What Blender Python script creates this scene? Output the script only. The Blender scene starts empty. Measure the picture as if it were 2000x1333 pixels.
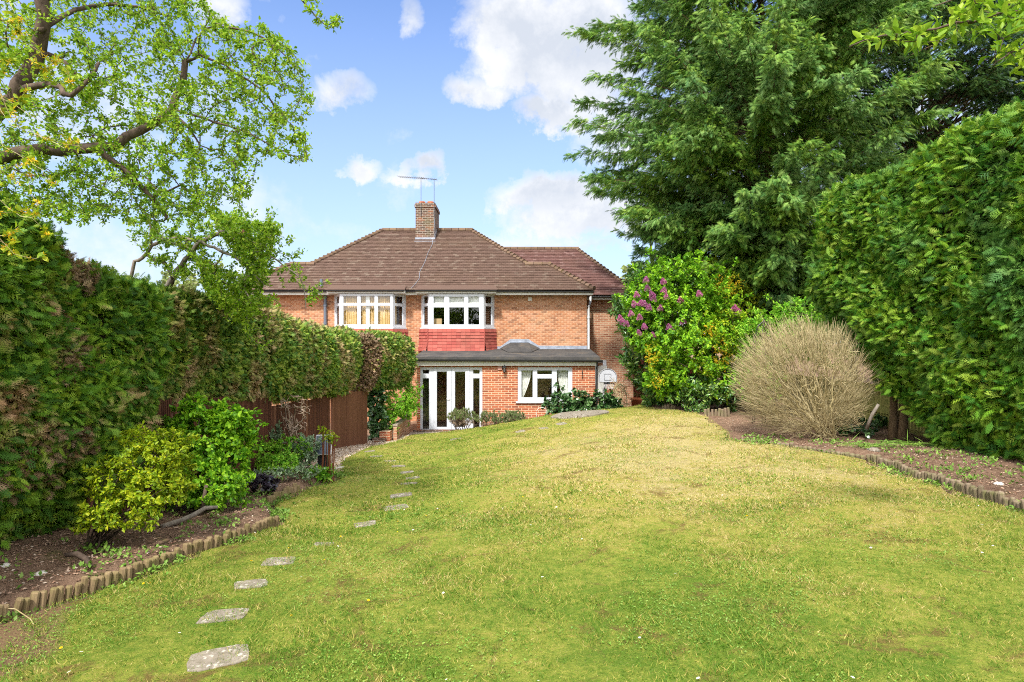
import bpy, math, random
import numpy as np
from mathutils import Vector

rng = np.random.default_rng(11)
random.seed(5)
F = 1250.0
SC = bpy.context.scene
COL = SC.collection
R = math.radians

def P(px, py, Y):
    """bearing and height measured from the garden's eye level, at a distance of Y metres"""
    return np.array([(px - 1000) / F * Y, Y, -(py - 666.5) / F * Y])

# ------------------------------------------------------------------ object helpers
def tag(o, label=None, cat=None, group=None, kind=None):
    if label: o['label'] = label
    if cat: o['category'] = cat
    if group: o['group'] = group
    if kind: o['kind'] = kind
    return o

def empty(name, loc, label, cat, group=None):
    o = bpy.data.objects.new(name, None); COL.objects.link(o)
    o.location = [float(c) for c in loc]; o.empty_display_size = .2
    return tag(o, label, cat, group)

def link(name, me, mat, parent=None):
    o = bpy.data.objects.new(name, me); COL.objects.link(o)
    for m in (mat if isinstance(mat, (list, tuple)) else [mat]): me.materials.append(m)
    if parent is not None:
        o.parent = parent
        w = np.zeros(3); p = parent
        while p is not None: w += np.array(p.location); p = p.parent
        o.location = [-float(c) for c in w]          # meshes are written in world coordinates
    return o

def mk_tris(name, V, T, mat, parent=None, rnd=None, smooth=False, kd=None):
    V = np.ascontiguousarray(V, dtype=np.float32).reshape(-1, 3); T = np.ascontiguousarray(T, dtype=np.int32).reshape(-1, 3)
    me = bpy.data.meshes.new(name)
    me.vertices.add(len(V)); me.vertices.foreach_set('co', V.ravel())
    me.loops.add(T.size); me.loops.foreach_set('vertex_index', T.ravel())
    me.polygons.add(len(T)); me.polygons.foreach_set('loop_start', np.arange(0, T.size, 3, dtype=np.int32))
    me.polygons.foreach_set('loop_total', np.full(len(T), 3, dtype=np.int32))
    if smooth: me.polygons.foreach_set('use_smooth', np.ones(len(T), dtype=bool))
    if rnd is not None:
        a = me.attributes.new('rnd', 'FLOAT', 'FACE'); a.data.foreach_set('value', np.ascontiguousarray(rnd, dtype=np.float32))
    me.update(calc_edges=True)
    return link(name, me, mat, parent)

class MB:
    """collects polygons for ONE mesh object"""
    def __init__(s): s.v = []; s.f = []; s.r = []; s.m = []; s.mi = 0
    def add(s, verts, faces, r=None):
        b = len(s.v); s.v += [tuple(float(c) for c in v) for v in verts]
        for f in faces:
            s.f.append([b + i for i in f]); s.r.append(random.random() if r is None else r); s.m.append(s.mi)
    def obox(s, o, a, b, c, r=None):
        o, a, b, c = map(np.array, (o, a, b, c))
        v = [o, o + a, o + a + b, o + b, o + c, o + a + c, o + a + b + c, o + b + c]
        s.add(v, [(3, 2, 1, 0), (4, 5, 6, 7), (0, 1, 5, 4), (1, 2, 6, 5), (2, 3, 7, 6), (3, 0, 4, 7)], r)
    def box(s, x0, x1, y0, y1, z0, z1, r=None):
        s.obox((x0, y0, z0), (x1 - x0, 0, 0), (0, y1 - y0, 0), (0, 0, z1 - z0), r)
    def tube(s, pts, rad, n=6, cap=True, r=None):
        pts = [np.array(p, float) for p in pts]
        if not hasattr(rad, '__len__'): rad = [rad] * len(pts)
        V = []; 
        for i, p in enumerate(pts):
            d = pts[min(i + 1, len(pts) - 1)] - pts[max(i - 1, 0)]; d = d / (np.linalg.norm(d) + 1e-9)
            u = np.cross(d, (0, 0, 1.)) if abs(d[2]) < .95 else np.cross(d, (1., 0, 0)); u /= np.linalg.norm(u) + 1e-9; w = np.cross(d, u)
            for k in range(n):
                a = 2 * math.pi * k / n; V.append(p + rad[i] * (math.cos(a) * u + math.sin(a) * w))
        Fc = [(i * n + k, i * n + (k + 1) % n, (i + 1) * n + (k + 1) % n, (i + 1) * n + k) for i in range(len(pts) - 1) for k in range(n)]
        if cap: Fc += [tuple(range(n))[::-1], tuple(range((len(pts) - 1) * n, len(pts) * n))]
        s.add(V, Fc, r)
    def lathe(s, prof, c, n=12, r=None):
        V = [(c[0] + q * math.cos(2 * math.pi * k / n), c[1] + q * math.sin(2 * math.pi * k / n), c[2] + z) for q, z in prof for k in range(n)]
        s.add(V, [(i * n + k, i * n + (k + 1) % n, (i + 1) * n + (k + 1) % n, (i + 1) * n + k) for i in range(len(prof) - 1) for k in range(n)], r)
    def build(s, name, mat, parent=None, smooth=False, bevel=0):
        me = bpy.data.meshes.new(name); me.from_pydata(s.v, [], s.f); me.update()
        a = me.attributes.new('rnd', 'FLOAT', 'FACE'); a.data.foreach_set('value', np.array(s.r, dtype=np.float32))
        if isinstance(mat, (list, tuple)): me.polygons.foreach_set('material_index', np.array(s.m, dtype=np.int32))
        if smooth: me.polygons.foreach_set('use_smooth', np.ones(len(s.f), dtype=bool))
        o = link(name, me, mat, parent)
        if bevel:
            b = o.modifiers.new('bevel', 'BEVEL'); b.width = bevel; b.segments = 2
        return o

# ------------------------------------------------------------------ materials
class N:
    def __init__(s, name):
        s.m = bpy.data.materials.new(name); s.m.use_nodes = True; s.t = s.m.node_tree; s.t.nodes.clear()
        s.out = s.t.nodes.new('ShaderNodeOutputMaterial'); s.x = 0
    def n(s, typ, **kw):
        nd = s.t.nodes.new('ShaderNode' + typ)
        for k, v in kw.items():
            if hasattr(nd, k) and k not in nd.inputs: setattr(nd, k, v)
            else: nd.inputs[k].default_value = v
        return nd
    def l(s, a, b): s.t.links.new(a, b)
    def math(s, op, a, b=None, clamp=False):
        nd = s.t.nodes.new('ShaderNodeMath'); nd.operation = op; nd.use_clamp = clamp
        for i, q in enumerate((a, b)):
            if q is None: continue
            if isinstance(q, (int, float)): nd.inputs[i].default_value = q
            else: s.l(q, nd.inputs[i])
        return nd.outputs[0]
    def ramp(s, fac, stops):
        nd = s.t.nodes.new('ShaderNodeValToRGB'); e = nd.color_ramp.elements
        while len(e) < len(stops): e.new(.5)
        for i, (p, c) in enumerate(stops): e[i].position = p; e[i].color = (*c, 1) if len(c) == 3 else c
        s.l(fac, nd.inputs[0]); return nd.outputs[0]
    def noise(s, scale, detail=4, rough=.55, vec=None, dist=0.):
        nd = s.n('TexNoise'); nd.inputs['Scale'].default_value = scale; nd.inputs['Detail'].default_value = detail
        nd.inputs['Roughness'].default_value = rough; nd.inputs['Distortion'].default_value = dist
        s.l(vec if vec is not None else s.pos(), nd.inputs['Vector']); return nd.outputs['Fac']
    def pos(s):
        if not hasattr(s, '_p'): s._p = s.n('NewGeometry').outputs['Position']
        return s._p
    def mix(s, fac, a, b, mode='MIX'):
        nd = s.t.nodes.new('ShaderNodeMix'); nd.data_type = 'RGBA'; nd.blend_type = mode
        for sock, q in ((nd.inputs[0], fac), (nd.inputs[6], a), (nd.inputs[7], b)):
            if isinstance(q, (int, float)): sock.default_value = q
            elif isinstance(q, tuple): sock.default_value = (*q, 1)
            else: s.l(q, sock)
        return nd.outputs[2]
    def bsdf(s, col, rough=.8, metal=0., spec=.3, bump=None, bs=.3, bd=.01):
        b = s.n('BsdfPrincipled'); b.inputs['Metallic'].default_value = metal; b.inputs['Specular IOR Level'].default_value = spec
        if isinstance(col, tuple): b.inputs['Base Color'].default_value = (*col, 1)
        else: s.l(col, b.inputs['Base Color'])
        if isinstance(rough, (int, float)): b.inputs['Roughness'].default_value = rough
        else: s.l(rough, b.inputs['Roughness'])
        if bump is not None:
            bp = s.n('Bump'); bp.inputs['Strength'].default_value = bs; bp.inputs['Distance'].default_value = bd
            s.l(bump, bp.inputs['Height']); s.l(bp.outputs[0], b.inputs['Normal'])
        return b.outputs[0]
    def end(s, sh): s.l(sh, s.out.inputs['Surface']); return s.m

def sc(c, k): return tuple(min(1, x * k) for x in c)

def plain(name, col, rough=.6, metal=0, spec=.4, var=.15, scale=6, bump=0):
    n = N(name); f = n.noise(scale, 5, .6)
    c = n.ramp(f, [(.3, sc(col, 1 - var)), (.7, sc(col, 1 + var))])
    return n.end(n.bsdf(c, rough, metal, spec, f if bump else None, bump or 0, .01))

def foliage(name, cols, patch=None, pscale=1.2, plo=.5, phi=.62, trans=.3, rough=.55, spec=.25):
    """leaf colour per leaf from 'rnd'; patch = second set of colours in broad patches (dead sprays, new growth)"""
    g_ = {'hedge_foliage_left': 1.95, 'hedge_foliage_clipped': 2.1, 'hedge_dead': 1.35, 'hedge_foliage_right': 1.6, 'cypress_foliage': 1.85, 'cypress_foliage_deep': 1.9, 'lilac_leaves': 1.6, 'laurel_leaves': 1.5,
          'ivy_leaves': 1.3, 'bright_leaves': 1.45, 'golden_leaves': 1.15, 'grey_green_leaves': 1.35, 'olive_leaves': 1.3, 'apple_leaves': 1.12, 'forsythia_leaves': 1.3}.get(name, 1.)
    cols = [sc(q, g_) for q in cols]; patch = patch and [sc(q, g_) for q in patch]
    n = N(name); a = n.n('Attribute', attribute_name='rnd').outputs['Fac']
    k = len(cols); c = n.ramp(a, [(i / max(1, k - 1), q) for i, q in enumerate(cols)])
    big = n.noise(.9, 3, .6)
    c = n.mix(1.0, c, n.ramp(big, [(.3, (.72, .78, .75)), (.7, (1.25, 1.2, 1.0))]), 'MULTIPLY')
    if patch:
        kk = len(patch); c2 = n.ramp(a, [(i / max(1, kk - 1), q) for i, q in enumerate(patch)])
        f = n.ramp(n.math('ADD', n.noise(pscale, 5, .65), n.math('MULTIPLY', n.math('SUBTRACT', a, .5), .12)), [(plo, (0, 0, 0)), (phi, (1, 1, 1))])
        c = n.mix(f, c, c2)
    b = n.bsdf(c, rough, 0, spec)
    t = n.n('BsdfTranslucent'); n.l(c, t.inputs[0])
    m = n.n('MixShader'); m.inputs[0].default_value = trans; n.l(b, m.inputs[1]); n.l(t.outputs[0], m.inputs[2])
    return n.end(m.outputs[0])

def bark(name, c1, c2, scale=14):
    n = N(name); mp = n.n('Mapping'); mp.inputs['Scale'].default_value = (1, 1, .35); n.l(n.pos(), mp.inputs[0])
    f = n.noise(scale, 6, .7, mp.outputs[0])
    return n.end(n.bsdf(n.ramp(f, [(.3, c1), (.7, c2)]), .9, 0, .2, f, .6, .02))

def brick(name, cols, mortar, stain=.25, stain_col=(.55, .42, .26)):
    n = N(name)
    xyz = n.n('SeparateXYZ'); n.l(n.pos(), xyz.inputs[0])
    u = n.math('ADD', xyz.outputs[0], xyz.outputs[1])
    cb = n.n('CombineXYZ'); n.l(u, cb.inputs[0]); n.l(xyz.outputs[2], cb.inputs[1])
    bt = n.n('TexBrick'); bt.offset = .5; n.l(cb.outputs[0], bt.inputs['Vector'])
    for k, v in (('Scale', 1.), ('Mortar Size', .0085), ('Mortar Smooth', .1), ('Bias', 0.), ('Brick Width', .225), ('Row Height', .075)): bt.inputs[k].default_value = v
    bt.inputs['Color1'].default_value = (0, 0, 0, 1); bt.inputs['Color2'].default_value = (1, 1, 1, 1); bt.inputs['Mortar'].default_value = (.5, .5, .5, 1)
    k = len(cols); c = n.ramp(bt.outputs['Color'], [(i / (k - 1), q) for i, q in enumerate(cols)])
    c = n.mix(n.ramp(n.noise(60, 4, .7), [(.35, (0, 0, 0)), (.75, (.2,) * 3)]), c, (.30, .17, .10))
    c = n.mix(bt.outputs['Fac'], c, mortar)
    big = n.ramp(n.noise(1.1, 5, .65), [(.5, (0, 0, 0)), (.72, (stain,) * 3)])
    c = n.mix(big, c, stain_col)
    h = n.math('SUBTRACT', n.math('MULTIPLY', n.noise(90, 3), .25), bt.outputs['Fac'])
    return n.end(n.bsdf(c, .9, 0, .2, h, .7, .008))

def lawn_nodes(n):
    xyz = n.n('SeparateXYZ'); n.l(n.pos(), xyz.inputs[0]); X, Y = xyz.outputs[0], xyz.outputs[1]
    dx = n.math('DIVIDE', n.math('SUBTRACT', X, 3.3), 4.7); dy = n.math('DIVIDE', n.math('SUBTRACT', Y, 12.3), 7.6)
    d = n.math('SUBTRACT', 1.0, n.math('ADD', n.math('MULTIPLY', dx, dx), n.math('MULTIPLY', dy, dy)), True)
    big = n.noise(.55, 4, .6, dist=.4); mid = n.noise(2.6, 5, .65); fine = n.noise(16, 4, .7)
    dry = n.math('ADD', n.math('MULTIPLY', d, .32), n.math('ADD', n.math('MULTIPLY', big, .55), n.math('MULTIPLY', mid, .50)))
    dry = n.math('ADD', dry, n.math('MULTIPLY', n.math('SUBTRACT', fine, .5), .75))
    near = n.math('MULTIPLY', n.math('SUBTRACT', 8.5, Y), .022, True); dry = n.math('SUBTRACT', dry, near)
    return dry, mid, fine, X, Y

def lawn_mat(name, blade):
    n = N(name); dry, mid, fine, X, Y = lawn_nodes(n)
    g = (.145, .235, .026); gy = (.245, .275, .042); yl = (.39, .325, .082); st = (.50, .41, .19); br = (.15, .09, .035)
    if blade:
        a = n.n('Attribute', attribute_name='rnd').outputs['Fac']
        f = n.math('ADD', dry, n.math('MULTIPLY', n.math('SUBTRACT', a, .5), .85))
        c = n.ramp(f, [(.28, (.08, .18, .014)), (.46, sc(g, 1.15)), (.62, sc(gy, 1.15)), (.80, sc(yl, 1.15)), (.97, sc(st, 1.2))])
        b = n.bsdf(c, .6, 0, .2); t = n.n('BsdfTranslucent'); n.l(c, t.inputs[0])
        m = n.n('MixShader'); m.inputs[0].default_value = .3; n.l(b, m.inputs[1]); n.l(t.outputs[0], m.inputs[2])
        return n.end(m.outputs[0])
    c = n.ramp(dry, [(.34, sc(g, .8)), (.54, gy), (.70, sc(yl, .92)), (.88, sc(st, .85))])
    spk = n.noise(70, 4, .75)
    c = n.mix(n.ramp(spk, [(.30, (.75,) * 3), (.45, (0,) * 3)]), c, sc(g, .55))
    c = n.mix(n.ramp(spk, [(.58, (0,) * 3), (.72, (.5,) * 3)]), c, st)
    c = n.mix(n.ramp(n.noise(1.6, 6, .75, dist=.6), [(.545, (0,) * 3), (.64, (.8,) * 3)]), c, br)
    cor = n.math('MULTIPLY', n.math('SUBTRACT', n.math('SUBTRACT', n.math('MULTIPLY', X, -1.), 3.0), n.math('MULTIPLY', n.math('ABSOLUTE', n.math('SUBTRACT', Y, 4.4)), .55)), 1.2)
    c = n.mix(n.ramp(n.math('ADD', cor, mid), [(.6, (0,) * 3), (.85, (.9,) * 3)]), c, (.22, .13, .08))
    return n.end(n.bsdf(c, .95, 0, .1, spk, .9, .03))

M = {}
M['brick'] = brick('brick', [(.20, .065, .032), (.31, .105, .045), (.40, .145, .06), (.44, .19, .10), (.36, .155, .095)], (.66, .50, .33))
M['brick_red'] = brick('brick_extension', [(.22, .055, .030), (.34, .085, .038), (.42, .11, .045), (.44, .14, .065), (.26, .085, .055)], (.66, .48, .32), .12)
M['brick_pale'] = brick('brick_wing', [(.24, .09, .055), (.36, .15, .085), (.42, .19, .11), (.46, .25, .16), (.34, .16, .11)], (.56, .44, .30), .3)
M['brick_old'] = brick('brick_chimney', [(.045, .035, .03), (.08, .05, .04), (.12, .065, .045), (.20, .075, .04), (.06, .045, .04)], (.36, .31, .26), .4, (.16, .15, .06))
M['upvc'] = plain('white_upvc', (.55, .58, .63), .35, 0, .5, .03)
M['fascia'] = plain('fascia_paint', (.60, .59, .54), .5, 0, .4, .08)
M['black_plastic'] = plain('black_plastic', (.025, .027, .03), .4, 0, .5, .2)
M['grey_pipe'] = plain('grey_pipe', (.11, .13, .17), .45, 0, .5, .1)
M['pale_pipe'] = plain('pale_pipe', (.60, .60, .60), .5, 0, .4, .1)
M['lead'] = plain('lead', (.27, .30, .36), .5, .2, .5, .35, 5)
M['metal'] = plain('aerial_metal', (.20, .21, .22), .4, .8, .5, .2)
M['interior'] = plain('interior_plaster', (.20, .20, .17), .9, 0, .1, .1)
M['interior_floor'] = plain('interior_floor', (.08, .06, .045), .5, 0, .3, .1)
M['curtain_tan'] = plain('curtain_tan', (.58, .42, .20), .9, 0, .1, .12)
M['curtain_white'] = plain('curtain_white', (.66, .67, .64), .9, 0, .1, .06)
M['net'] = plain('net_white', (.7, .7, .7), .8, 0, .1, .05)
M['net_red'] = plain('net_red', (.55, .06, .05), .8, 0, .1, .1)
M['black_iron'] = plain('black_iron', (.02, .022, .022), .45, .3, .5, .2)
M['terracotta'] = plain('terracotta', (.42, .13, .055), .85, 0, .2, .2)
M['card'] = plain('cardboard', (.50, .36, .20), .9, 0, .1, .05)
M['stone'] = None

def mat_tiles(name, cols, moss=.0):
    n = N(name); a = n.n('Attribute', attribute_name='rnd').outputs['Fac']; k = len(cols)
    c = n.ramp(a, [(i / (k - 1), q) for i, q in enumerate(cols)])
    f = n.noise(30, 5, .7)
    c = n.mix(n.ramp(f, [(.45, (0,) * 3), (.75, (.35,) * 3)]), c, (.19, .13, .10))
    c = n.mix(n.ramp(n.noise(.8, 5, .7), [(.48, (0,) * 3), (.75, (.4,) * 3)]), c, (.13, .085, .055))
    if moss: c = n.mix(n.ramp(n.noise(7, 5, .7), [(.5, (0,) * 3), (.68, (moss,) * 3)]), c, (.22, .17, .05))
    return n.end(n.bsdf(c, .9, 0, .15, f, .5, .01))
M['tiles'] = mat_tiles('roof_tiles', [(.078, .048, .036), (.094, .058, .044), (.102, .063, .048), (.108, .067, .052), (.098, .061, .047), (.15, .11, .085)])
M['tiles_wing'] = mat_tiles('roof_tiles_wing', [(.092, .044, .040), (.112, .054, .047), (.120, .059, .052), (.125, .063, .056), (.115, .058, .052), (.17, .10, .09)])
M['ridge'] = mat_tiles('ridge_tiles', [(.10, .065, .048), (.14, .09, .065), (.18, .12, .085)], .4)
M['tile_red'] = mat_tiles('hung_tiles', [(.30, .065, .055), (.37, .09, .072), (.43, .12, .095), (.34, .08, .065)])

def m_felt():
    n = N('roof_felt'); f = n.noise(2.2, 6, .65, dist=.5)
    return n.end(n.bsdf(n.ramp(f, [(.3, (.038, .038, .041)), (.55, (.078, .074, .07)), (.75, (.13, .10, .07))]), .9, 0, .2, n.noise(40, 4), .3, .01))
M['felt'] = m_felt()

def m_glass():
    n = N('window_glass'); ge = n.n('NewGeometry'); vm = n.t.nodes.new('ShaderNodeVectorMath'); vm.operation = 'DOT_PRODUCT'
    n.l(ge.outputs['Normal'], vm.inputs[0]); n.l(ge.outputs['Incoming'], vm.inputs[1])
    fr = n.math('ADD', .075, n.math('MULTIPLY', n.math('POWER', n.math('SUBTRACT', 1., n.math('ABSOLUTE', vm.outputs['Value']), True), 5.), .9), True)
    g = n.n('BsdfGlossy'); g.inputs['Roughness'].default_value = .012; g.inputs[0].default_value = (.95, .97, 1, 1)
    t = n.n('BsdfTransparent'); t.inputs[0].default_value = (.97, .98, .97, 1)
    m = n.n('MixShader'); n.l(fr, m.inputs[0]); n.l(t.outputs[0], m.inputs[1]); n.l(g.outputs[0], m.inputs[2])
    return n.end(m.outputs[0])
M['glass'] = m_glass()

def m_stone(name, a, b, lichen):
    n = N(name); f = n.noise(18, 6, .7); v = n.n('TexVoronoi'); v.inputs['Scale'].default_value = 26; n.l(n.pos(), v.inputs[0])
    c = n.ramp(f, [(.3, a), (.7, b)])
    c = n.mix(n.ramp(n.math('SUBTRACT', n.noise(9, 3), n.math('MULTIPLY', v.outputs['Distance'], .35)), [(.42, (0,) * 3), (.48, (.85,) * 3)]), c, lichen)
    c = n.mix(n.ramp(n.noise(5, 5, .7), [(.58, (0,) * 3), (.7, (.6,) * 3)]), c, (.10, .085, .05))
    return n.end(n.bsdf(c, .95, 0, .15, f, .8, .012))
M['stone'] = m_stone('paving_stone', (.17, .145, .11), (.29, .25, .20), (.46, .43, .37))
M['concrete'] = m_stone('concrete_paving', (.26, .21, .165), (.38, .32, .26), (.48, .44, .38))
M['white_stone'] = plain('white_stone', (.55, .52, .46), .9, 0, .2, .2, 20)

def m_soil():
    n = N('soil'); f = n.noise(7, 8, .75); g = n.noise(45, 6, .75)
    c = n.ramp(f, [(.3, (.155, .092, .060)), (.55, (.26, .165, .110)), (.75, (.36, .25, .175))])
    c = n.mix(n.ramp(g, [(.56, (0,) * 3), (.68, (.75,) * 3)]), c, (.33, .22, .15))
    c = n.mix(n.ramp(n.noise(28, 5, .7), [(.30, (.85,) * 3), (.42, (0,) * 3)]), c, (.045, .022, .014))
    c = n.mix(n.ramp(n.noise(2.3, 6, .75, dist=.5), [(.58, (0,) * 3), (.7, (.55,) * 3)]), c, (.12, .14, .03))
    return n.end(n.bsdf(c, .97, 0, .1, n.math('ADD', n.math('MULTIPLY', f, .6), g), 1., .045))
M['soil'] = m_soil()

def m_gravel():
    n = N('gravel'); v = n.n('TexVoronoi'); v.inputs['Scale'].default_value = 32; n.l(n.pos(), v.inputs[0])
    bw = n.n('SeparateColor'); n.l(v.outputs['Color'], bw.inputs[0])
    c = n.ramp(bw.outputs[0], [(0, (.26, .17, .11)), (.4, (.44, .32, .22)), (.75, (.55, .43, .32)), (1, (.68, .60, .50))])
    c = n.mix(n.ramp(v.outputs['Distance'], [(.45, (0,) * 3), (.75, (.8,) * 3)]), c, (.14, .09, .06))
    return n.end(n.bsdf(c, .9, 0, .2, v.outputs['Distance'], -1.0, .02))
M['gravel'] = m_gravel()
M['chip'] = None
def m_attr(name, cols, rough=.9, spec=.2):
    n = N(name); a = n.n('Attribute', attribute_name='rnd').outputs['Fac']; k = len(cols)
    c = n.ramp(a, [(i / (k - 1), q) for i, q in enumerate(cols)])
    c = n.mix(1., c, n.ramp(n.noise(25, 4, .7), [(.3, (.75,) * 3), (.7, (1.2,) * 3)]), 'MULTIPLY')
    return n.end(n.bsdf(c, rough, 0, spec))
M['chip'] = m_attr('mulch_chips', [(.09, .045, .03), (.20, .11, .07), (.31, .19, .13), (.42, .30, .21), (.18, .085, .05), (.60, .50, .40)])
M['pebble'] = m_attr('gravel_stones', [(.26, .17, .11), (.44, .32, .22), (.52, .38, .26), (.60, .50, .40), (.72, .66, .58)])

def wood(name, a, b, sx=1, sz=.08, sc_=30, green=None):
    n = N(name); mp = n.n('Mapping'); mp.inputs['Scale'].default_value = (1, 1, sz); n.l(n.pos(), mp.inputs[0])
    f = n.noise(sc_, 6, .7, mp.outputs[0]); r_ = n.n('Attribute', attribute_name='rnd').outputs['Fac']
    c = n.ramp(n.math('ADD', n.math('MULTIPLY', f, .7), n.math('MULTIPLY', r_, .3)), [(.3, a), (.7, b)])
    if green: c = n.mix(n.ramp(n.noise(6, 5, .7), [(.45, (0,) * 3), (.65, (.7,) * 3)]), c, green)
    return n.end(n.bsdf(c, .85, 0, .2, f, .5, .01))
M['fence_brown'] = wood('fence_brown', (.055, .022, .014), (.145, .056, .032))
M['fence_brown_pale'] = wood('fence_brown_pale', (.11, .045, .026), (.20, .09, .052))
M['fence_green'] = wood('fence_green', (.16, .15, .04), (.30, .27, .09), green=(.14, .17, .03))
M['log'] = wood('log_wood', (.13, .085, .045), (.34, .25, .14), green=(.19, .17, .06), sz=.15, sc_=26)
M['log_old'] = wood('log_wood_old', (.12, .085, .055), (.33, .26, .18), green=(.14, .15, .05), sz=.15, sc_=26)
M['fence_red'] = wood('red_fence', (.10, .02, .012), (.17, .035, .02))

M['bark'] = bark('bark_brown', (.045, .032, .024), (.14, .10, .075))
M['bark_grey'] = bark('bark_grey', (.12, .10, .08), (.27, .235, .195))
M['bark_conifer'] = bark('bark_conifer', (.075, .05, .028), (.19, .14, .08))
M['bark_dark'] = bark('bark_dark', (.035, .025, .018), (.09, .065, .045))
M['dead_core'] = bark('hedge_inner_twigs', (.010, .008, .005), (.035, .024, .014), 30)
M['hedge_core'] = foliage('hedge_inner', [(.012, .02, .006), (.02, .03, .01)], trans=0)
M['straw_twig'] = m_attr('straw_twigs', [(.20, .155, .07), (.34, .275, .135), (.45, .37, .20), (.53, .45, .27), (.37, .31, .145)])
M['pale_twig'] = m_attr('pale_twigs', [(.22, .15, .10), (.36, .26, .19), (.42, .34, .27)])

M['hedge_l'] = foliage('hedge_foliage_left', [(.022, .060, .010), (.042, .105, .012), (.075, .155, .014), (.12, .20, .018), (.15, .20, .02)],
                       [(.12, .07, .03), (.22, .13, .065), (.30, .19, .11), (.10, .12, .02)], 1.35, .57, .66, .25)
M['hedge_m'] = foliage('hedge_foliage_clipped', [(.026, .072, .016), (.055, .115, .018), (.095, .165, .024), (.15, .20, .028), (.19, .205, .04)],
                       [(.13, .085, .04), (.22, .15, .08), (.28, .19, .11), (.14, .15, .035)], 1.6, .49, .64, .25)
M['hedge_dead'] = foliage('hedge_dead', [(.10, .06, .035), (.20, .13, .085), (.28, .19, .13), (.13, .075, .04)], trans=.1)
M['hedge_r'] = foliage('hedge_foliage_right', [(.018, .070, .008), (.036, .115, .010), (.070, .165, .012), (.105, .20, .014), (.14, .23, .02), (.20, .26, .04)],
                       [(.025, .085, .02), (.05, .13, .028), (.09, .18, .035)], .8, .5, .68, .3)
M['cypress'] = foliage('cypress_foliage', [(.03, .085, .016), (.055, .125, .020), (.09, .17, .024), (.13, .215, .028), (.18, .25, .04)],
                       [(.045, .12, .04), (.09, .17, .055), (.14, .22, .07)], .55, .45, .65, .3)
M['cypress_b'] = foliage('cypress_foliage_deep', [(.014, .045, .014), (.025, .065, .018), (.045, .09, .02), (.07, .11, .025)], trans=.25)
M['apple'] = foliage('apple_leaves', [(.085, .20, .012), (.14, .27, .016), (.20, .34, .02), (.28, .42, .03), (.37, .47, .055)], trans=.45, rough=.45)
M['lilac'] = foliage('lilac_leaves', [(.05, .15, .010), (.09, .22, .012), (.15, .30, .014), (.22, .36, .02)], trans=.38, rough=.45)
M['laurel'] = foliage('laurel_leaves', [(.02, .065, .018), (.04, .10, .022), (.07, .145, .025), (.16, .23, .05)], trans=.15, rough=.3, spec=.5)
M['golden'] = foliage('golden_leaves', [(.11, .20, .010), (.19, .29, .012), (.29, .37, .014), (.40, .42, .02)], trans=.4, rough=.45)
M['forsy'] = foliage('forsythia_leaves', [(.08, .20, .008), (.14, .28, .010), (.22, .34, .014), (.34, .38, .02)], trans=.4)
M['ivy'] = foliage('ivy_leaves', [(.014, .052, .014), (.028, .08, .02), (.05, .115, .028), (.16, .24, .12)], trans=.1, rough=.28, spec=.6)
M['bright'] = foliage('bright_leaves', [(.06, .19, .012), (.10, .27, .016), (.17, .34, .022), (.25, .38, .05)], trans=.35)
M['lav'] = foliage('lavender_leaves', [(.10, .16, .055), (.16, .22, .08), (.22, .27, .12)], trans=.2)
M['grey_leaf'] = foliage('grey_green_leaves', [(.10, .17, .09), (.18, .26, .16), (.28, .36, .26)], trans=.2)
M['purple_leaf'] = foliage('purple_leaves', [(.015, .010, .016), (.035, .022, .035), (.08, .06, .09)], trans=.05, rough=.3, spec=.6)
M['olive'] = foliage('olive_leaves', [(.10, .12, .03), (.16, .17, .045), (.22, .19, .06)], trans=.3)
M['far_green'] = foliage('far_tree_leaves', [(.15, .21, .06), (.22, .28, .09), (.28, .32, .13)], trans=.3)
M['wood_dark'] = foliage('woodland_leaves', [(.03, .07, .015), (.06, .11, .02), (.09, .15, .03)], trans=.25)
M['petal_lilac'] = foliage('lilac_petals', [(.34, .05, .22), (.50, .10, .34), (.62, .20, .46), (.72, .36, .60)], trans=.25)
M['petal_yellow'] = foliage('yellow_petals', [(.62, .36, .01), (.75, .48, .015), (.80, .58, .04)], trans=.3)
M['petal_white'] = plain('white_petals', (.8, .8, .78), .7, 0, .2, .04)
M['dandelion'] = plain('dandelion_petals', (.80, .55, .01), .7, 0, .2, .08)
M['lawn'] = lawn_mat('lawn_turf', False); M['blade'] = lawn_mat('grass_blades', True)
M['weed'] = foliage('weed_leaves', [(.10, .22, .03), (.17, .30, .045), (.26, .38, .10)], trans=.25)

# ------------------------------------------------------------------ terrain
def slope(x): return np.interp(x, [-4, -2, .3, 2, 4, 7], [.052, .046, .0245, .0125, .001, -.002])
YL = [-6, 3, 4, 5.16, 6.07, 6.9, 7.6, 8.2, 8.7, 9.5, 10.5, 11.8, 13, 14.2, 17, 18.5, 19.9]
XL = [-9, -5.6, -4.95, -4.1, -3.62, -3.42, -3.12, -3.0, -3.2, -3.62, -3.5, -3.25, -3.6, -3.95, -3.9, -3.5, -3.25]
YR = [-6, 5, 7.3, 9, 10.4, 11.15, 12, 12.6, 14, 16.7, 18.7, 19.9]
XR = [5.9, 5.95, 5.85, 5.9, 5.84, 5.4, 4.8, 4.35, 4.75, 5.1, 4.35, 4.2]
def xl(y): return np.interp(y, YL, XL)
def xr(y): return np.interp(y, YR, XR)
def sstep(a, b, x): t = np.clip((x - a) / (b - a), 0, 1); return t * t * (3 - 2 * t)
def bump(x, y):
    return (.020 * np.sin(x * 1.7 + 1.3 * np.sin(y * .9)) + .016 * np.sin(y * 1.3 + x * .6 + 2) + .008 * np.sin(x * 4.1 + y * 3.3) + .006 * np.sin(y * 5.7 - x * 2.9))
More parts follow.
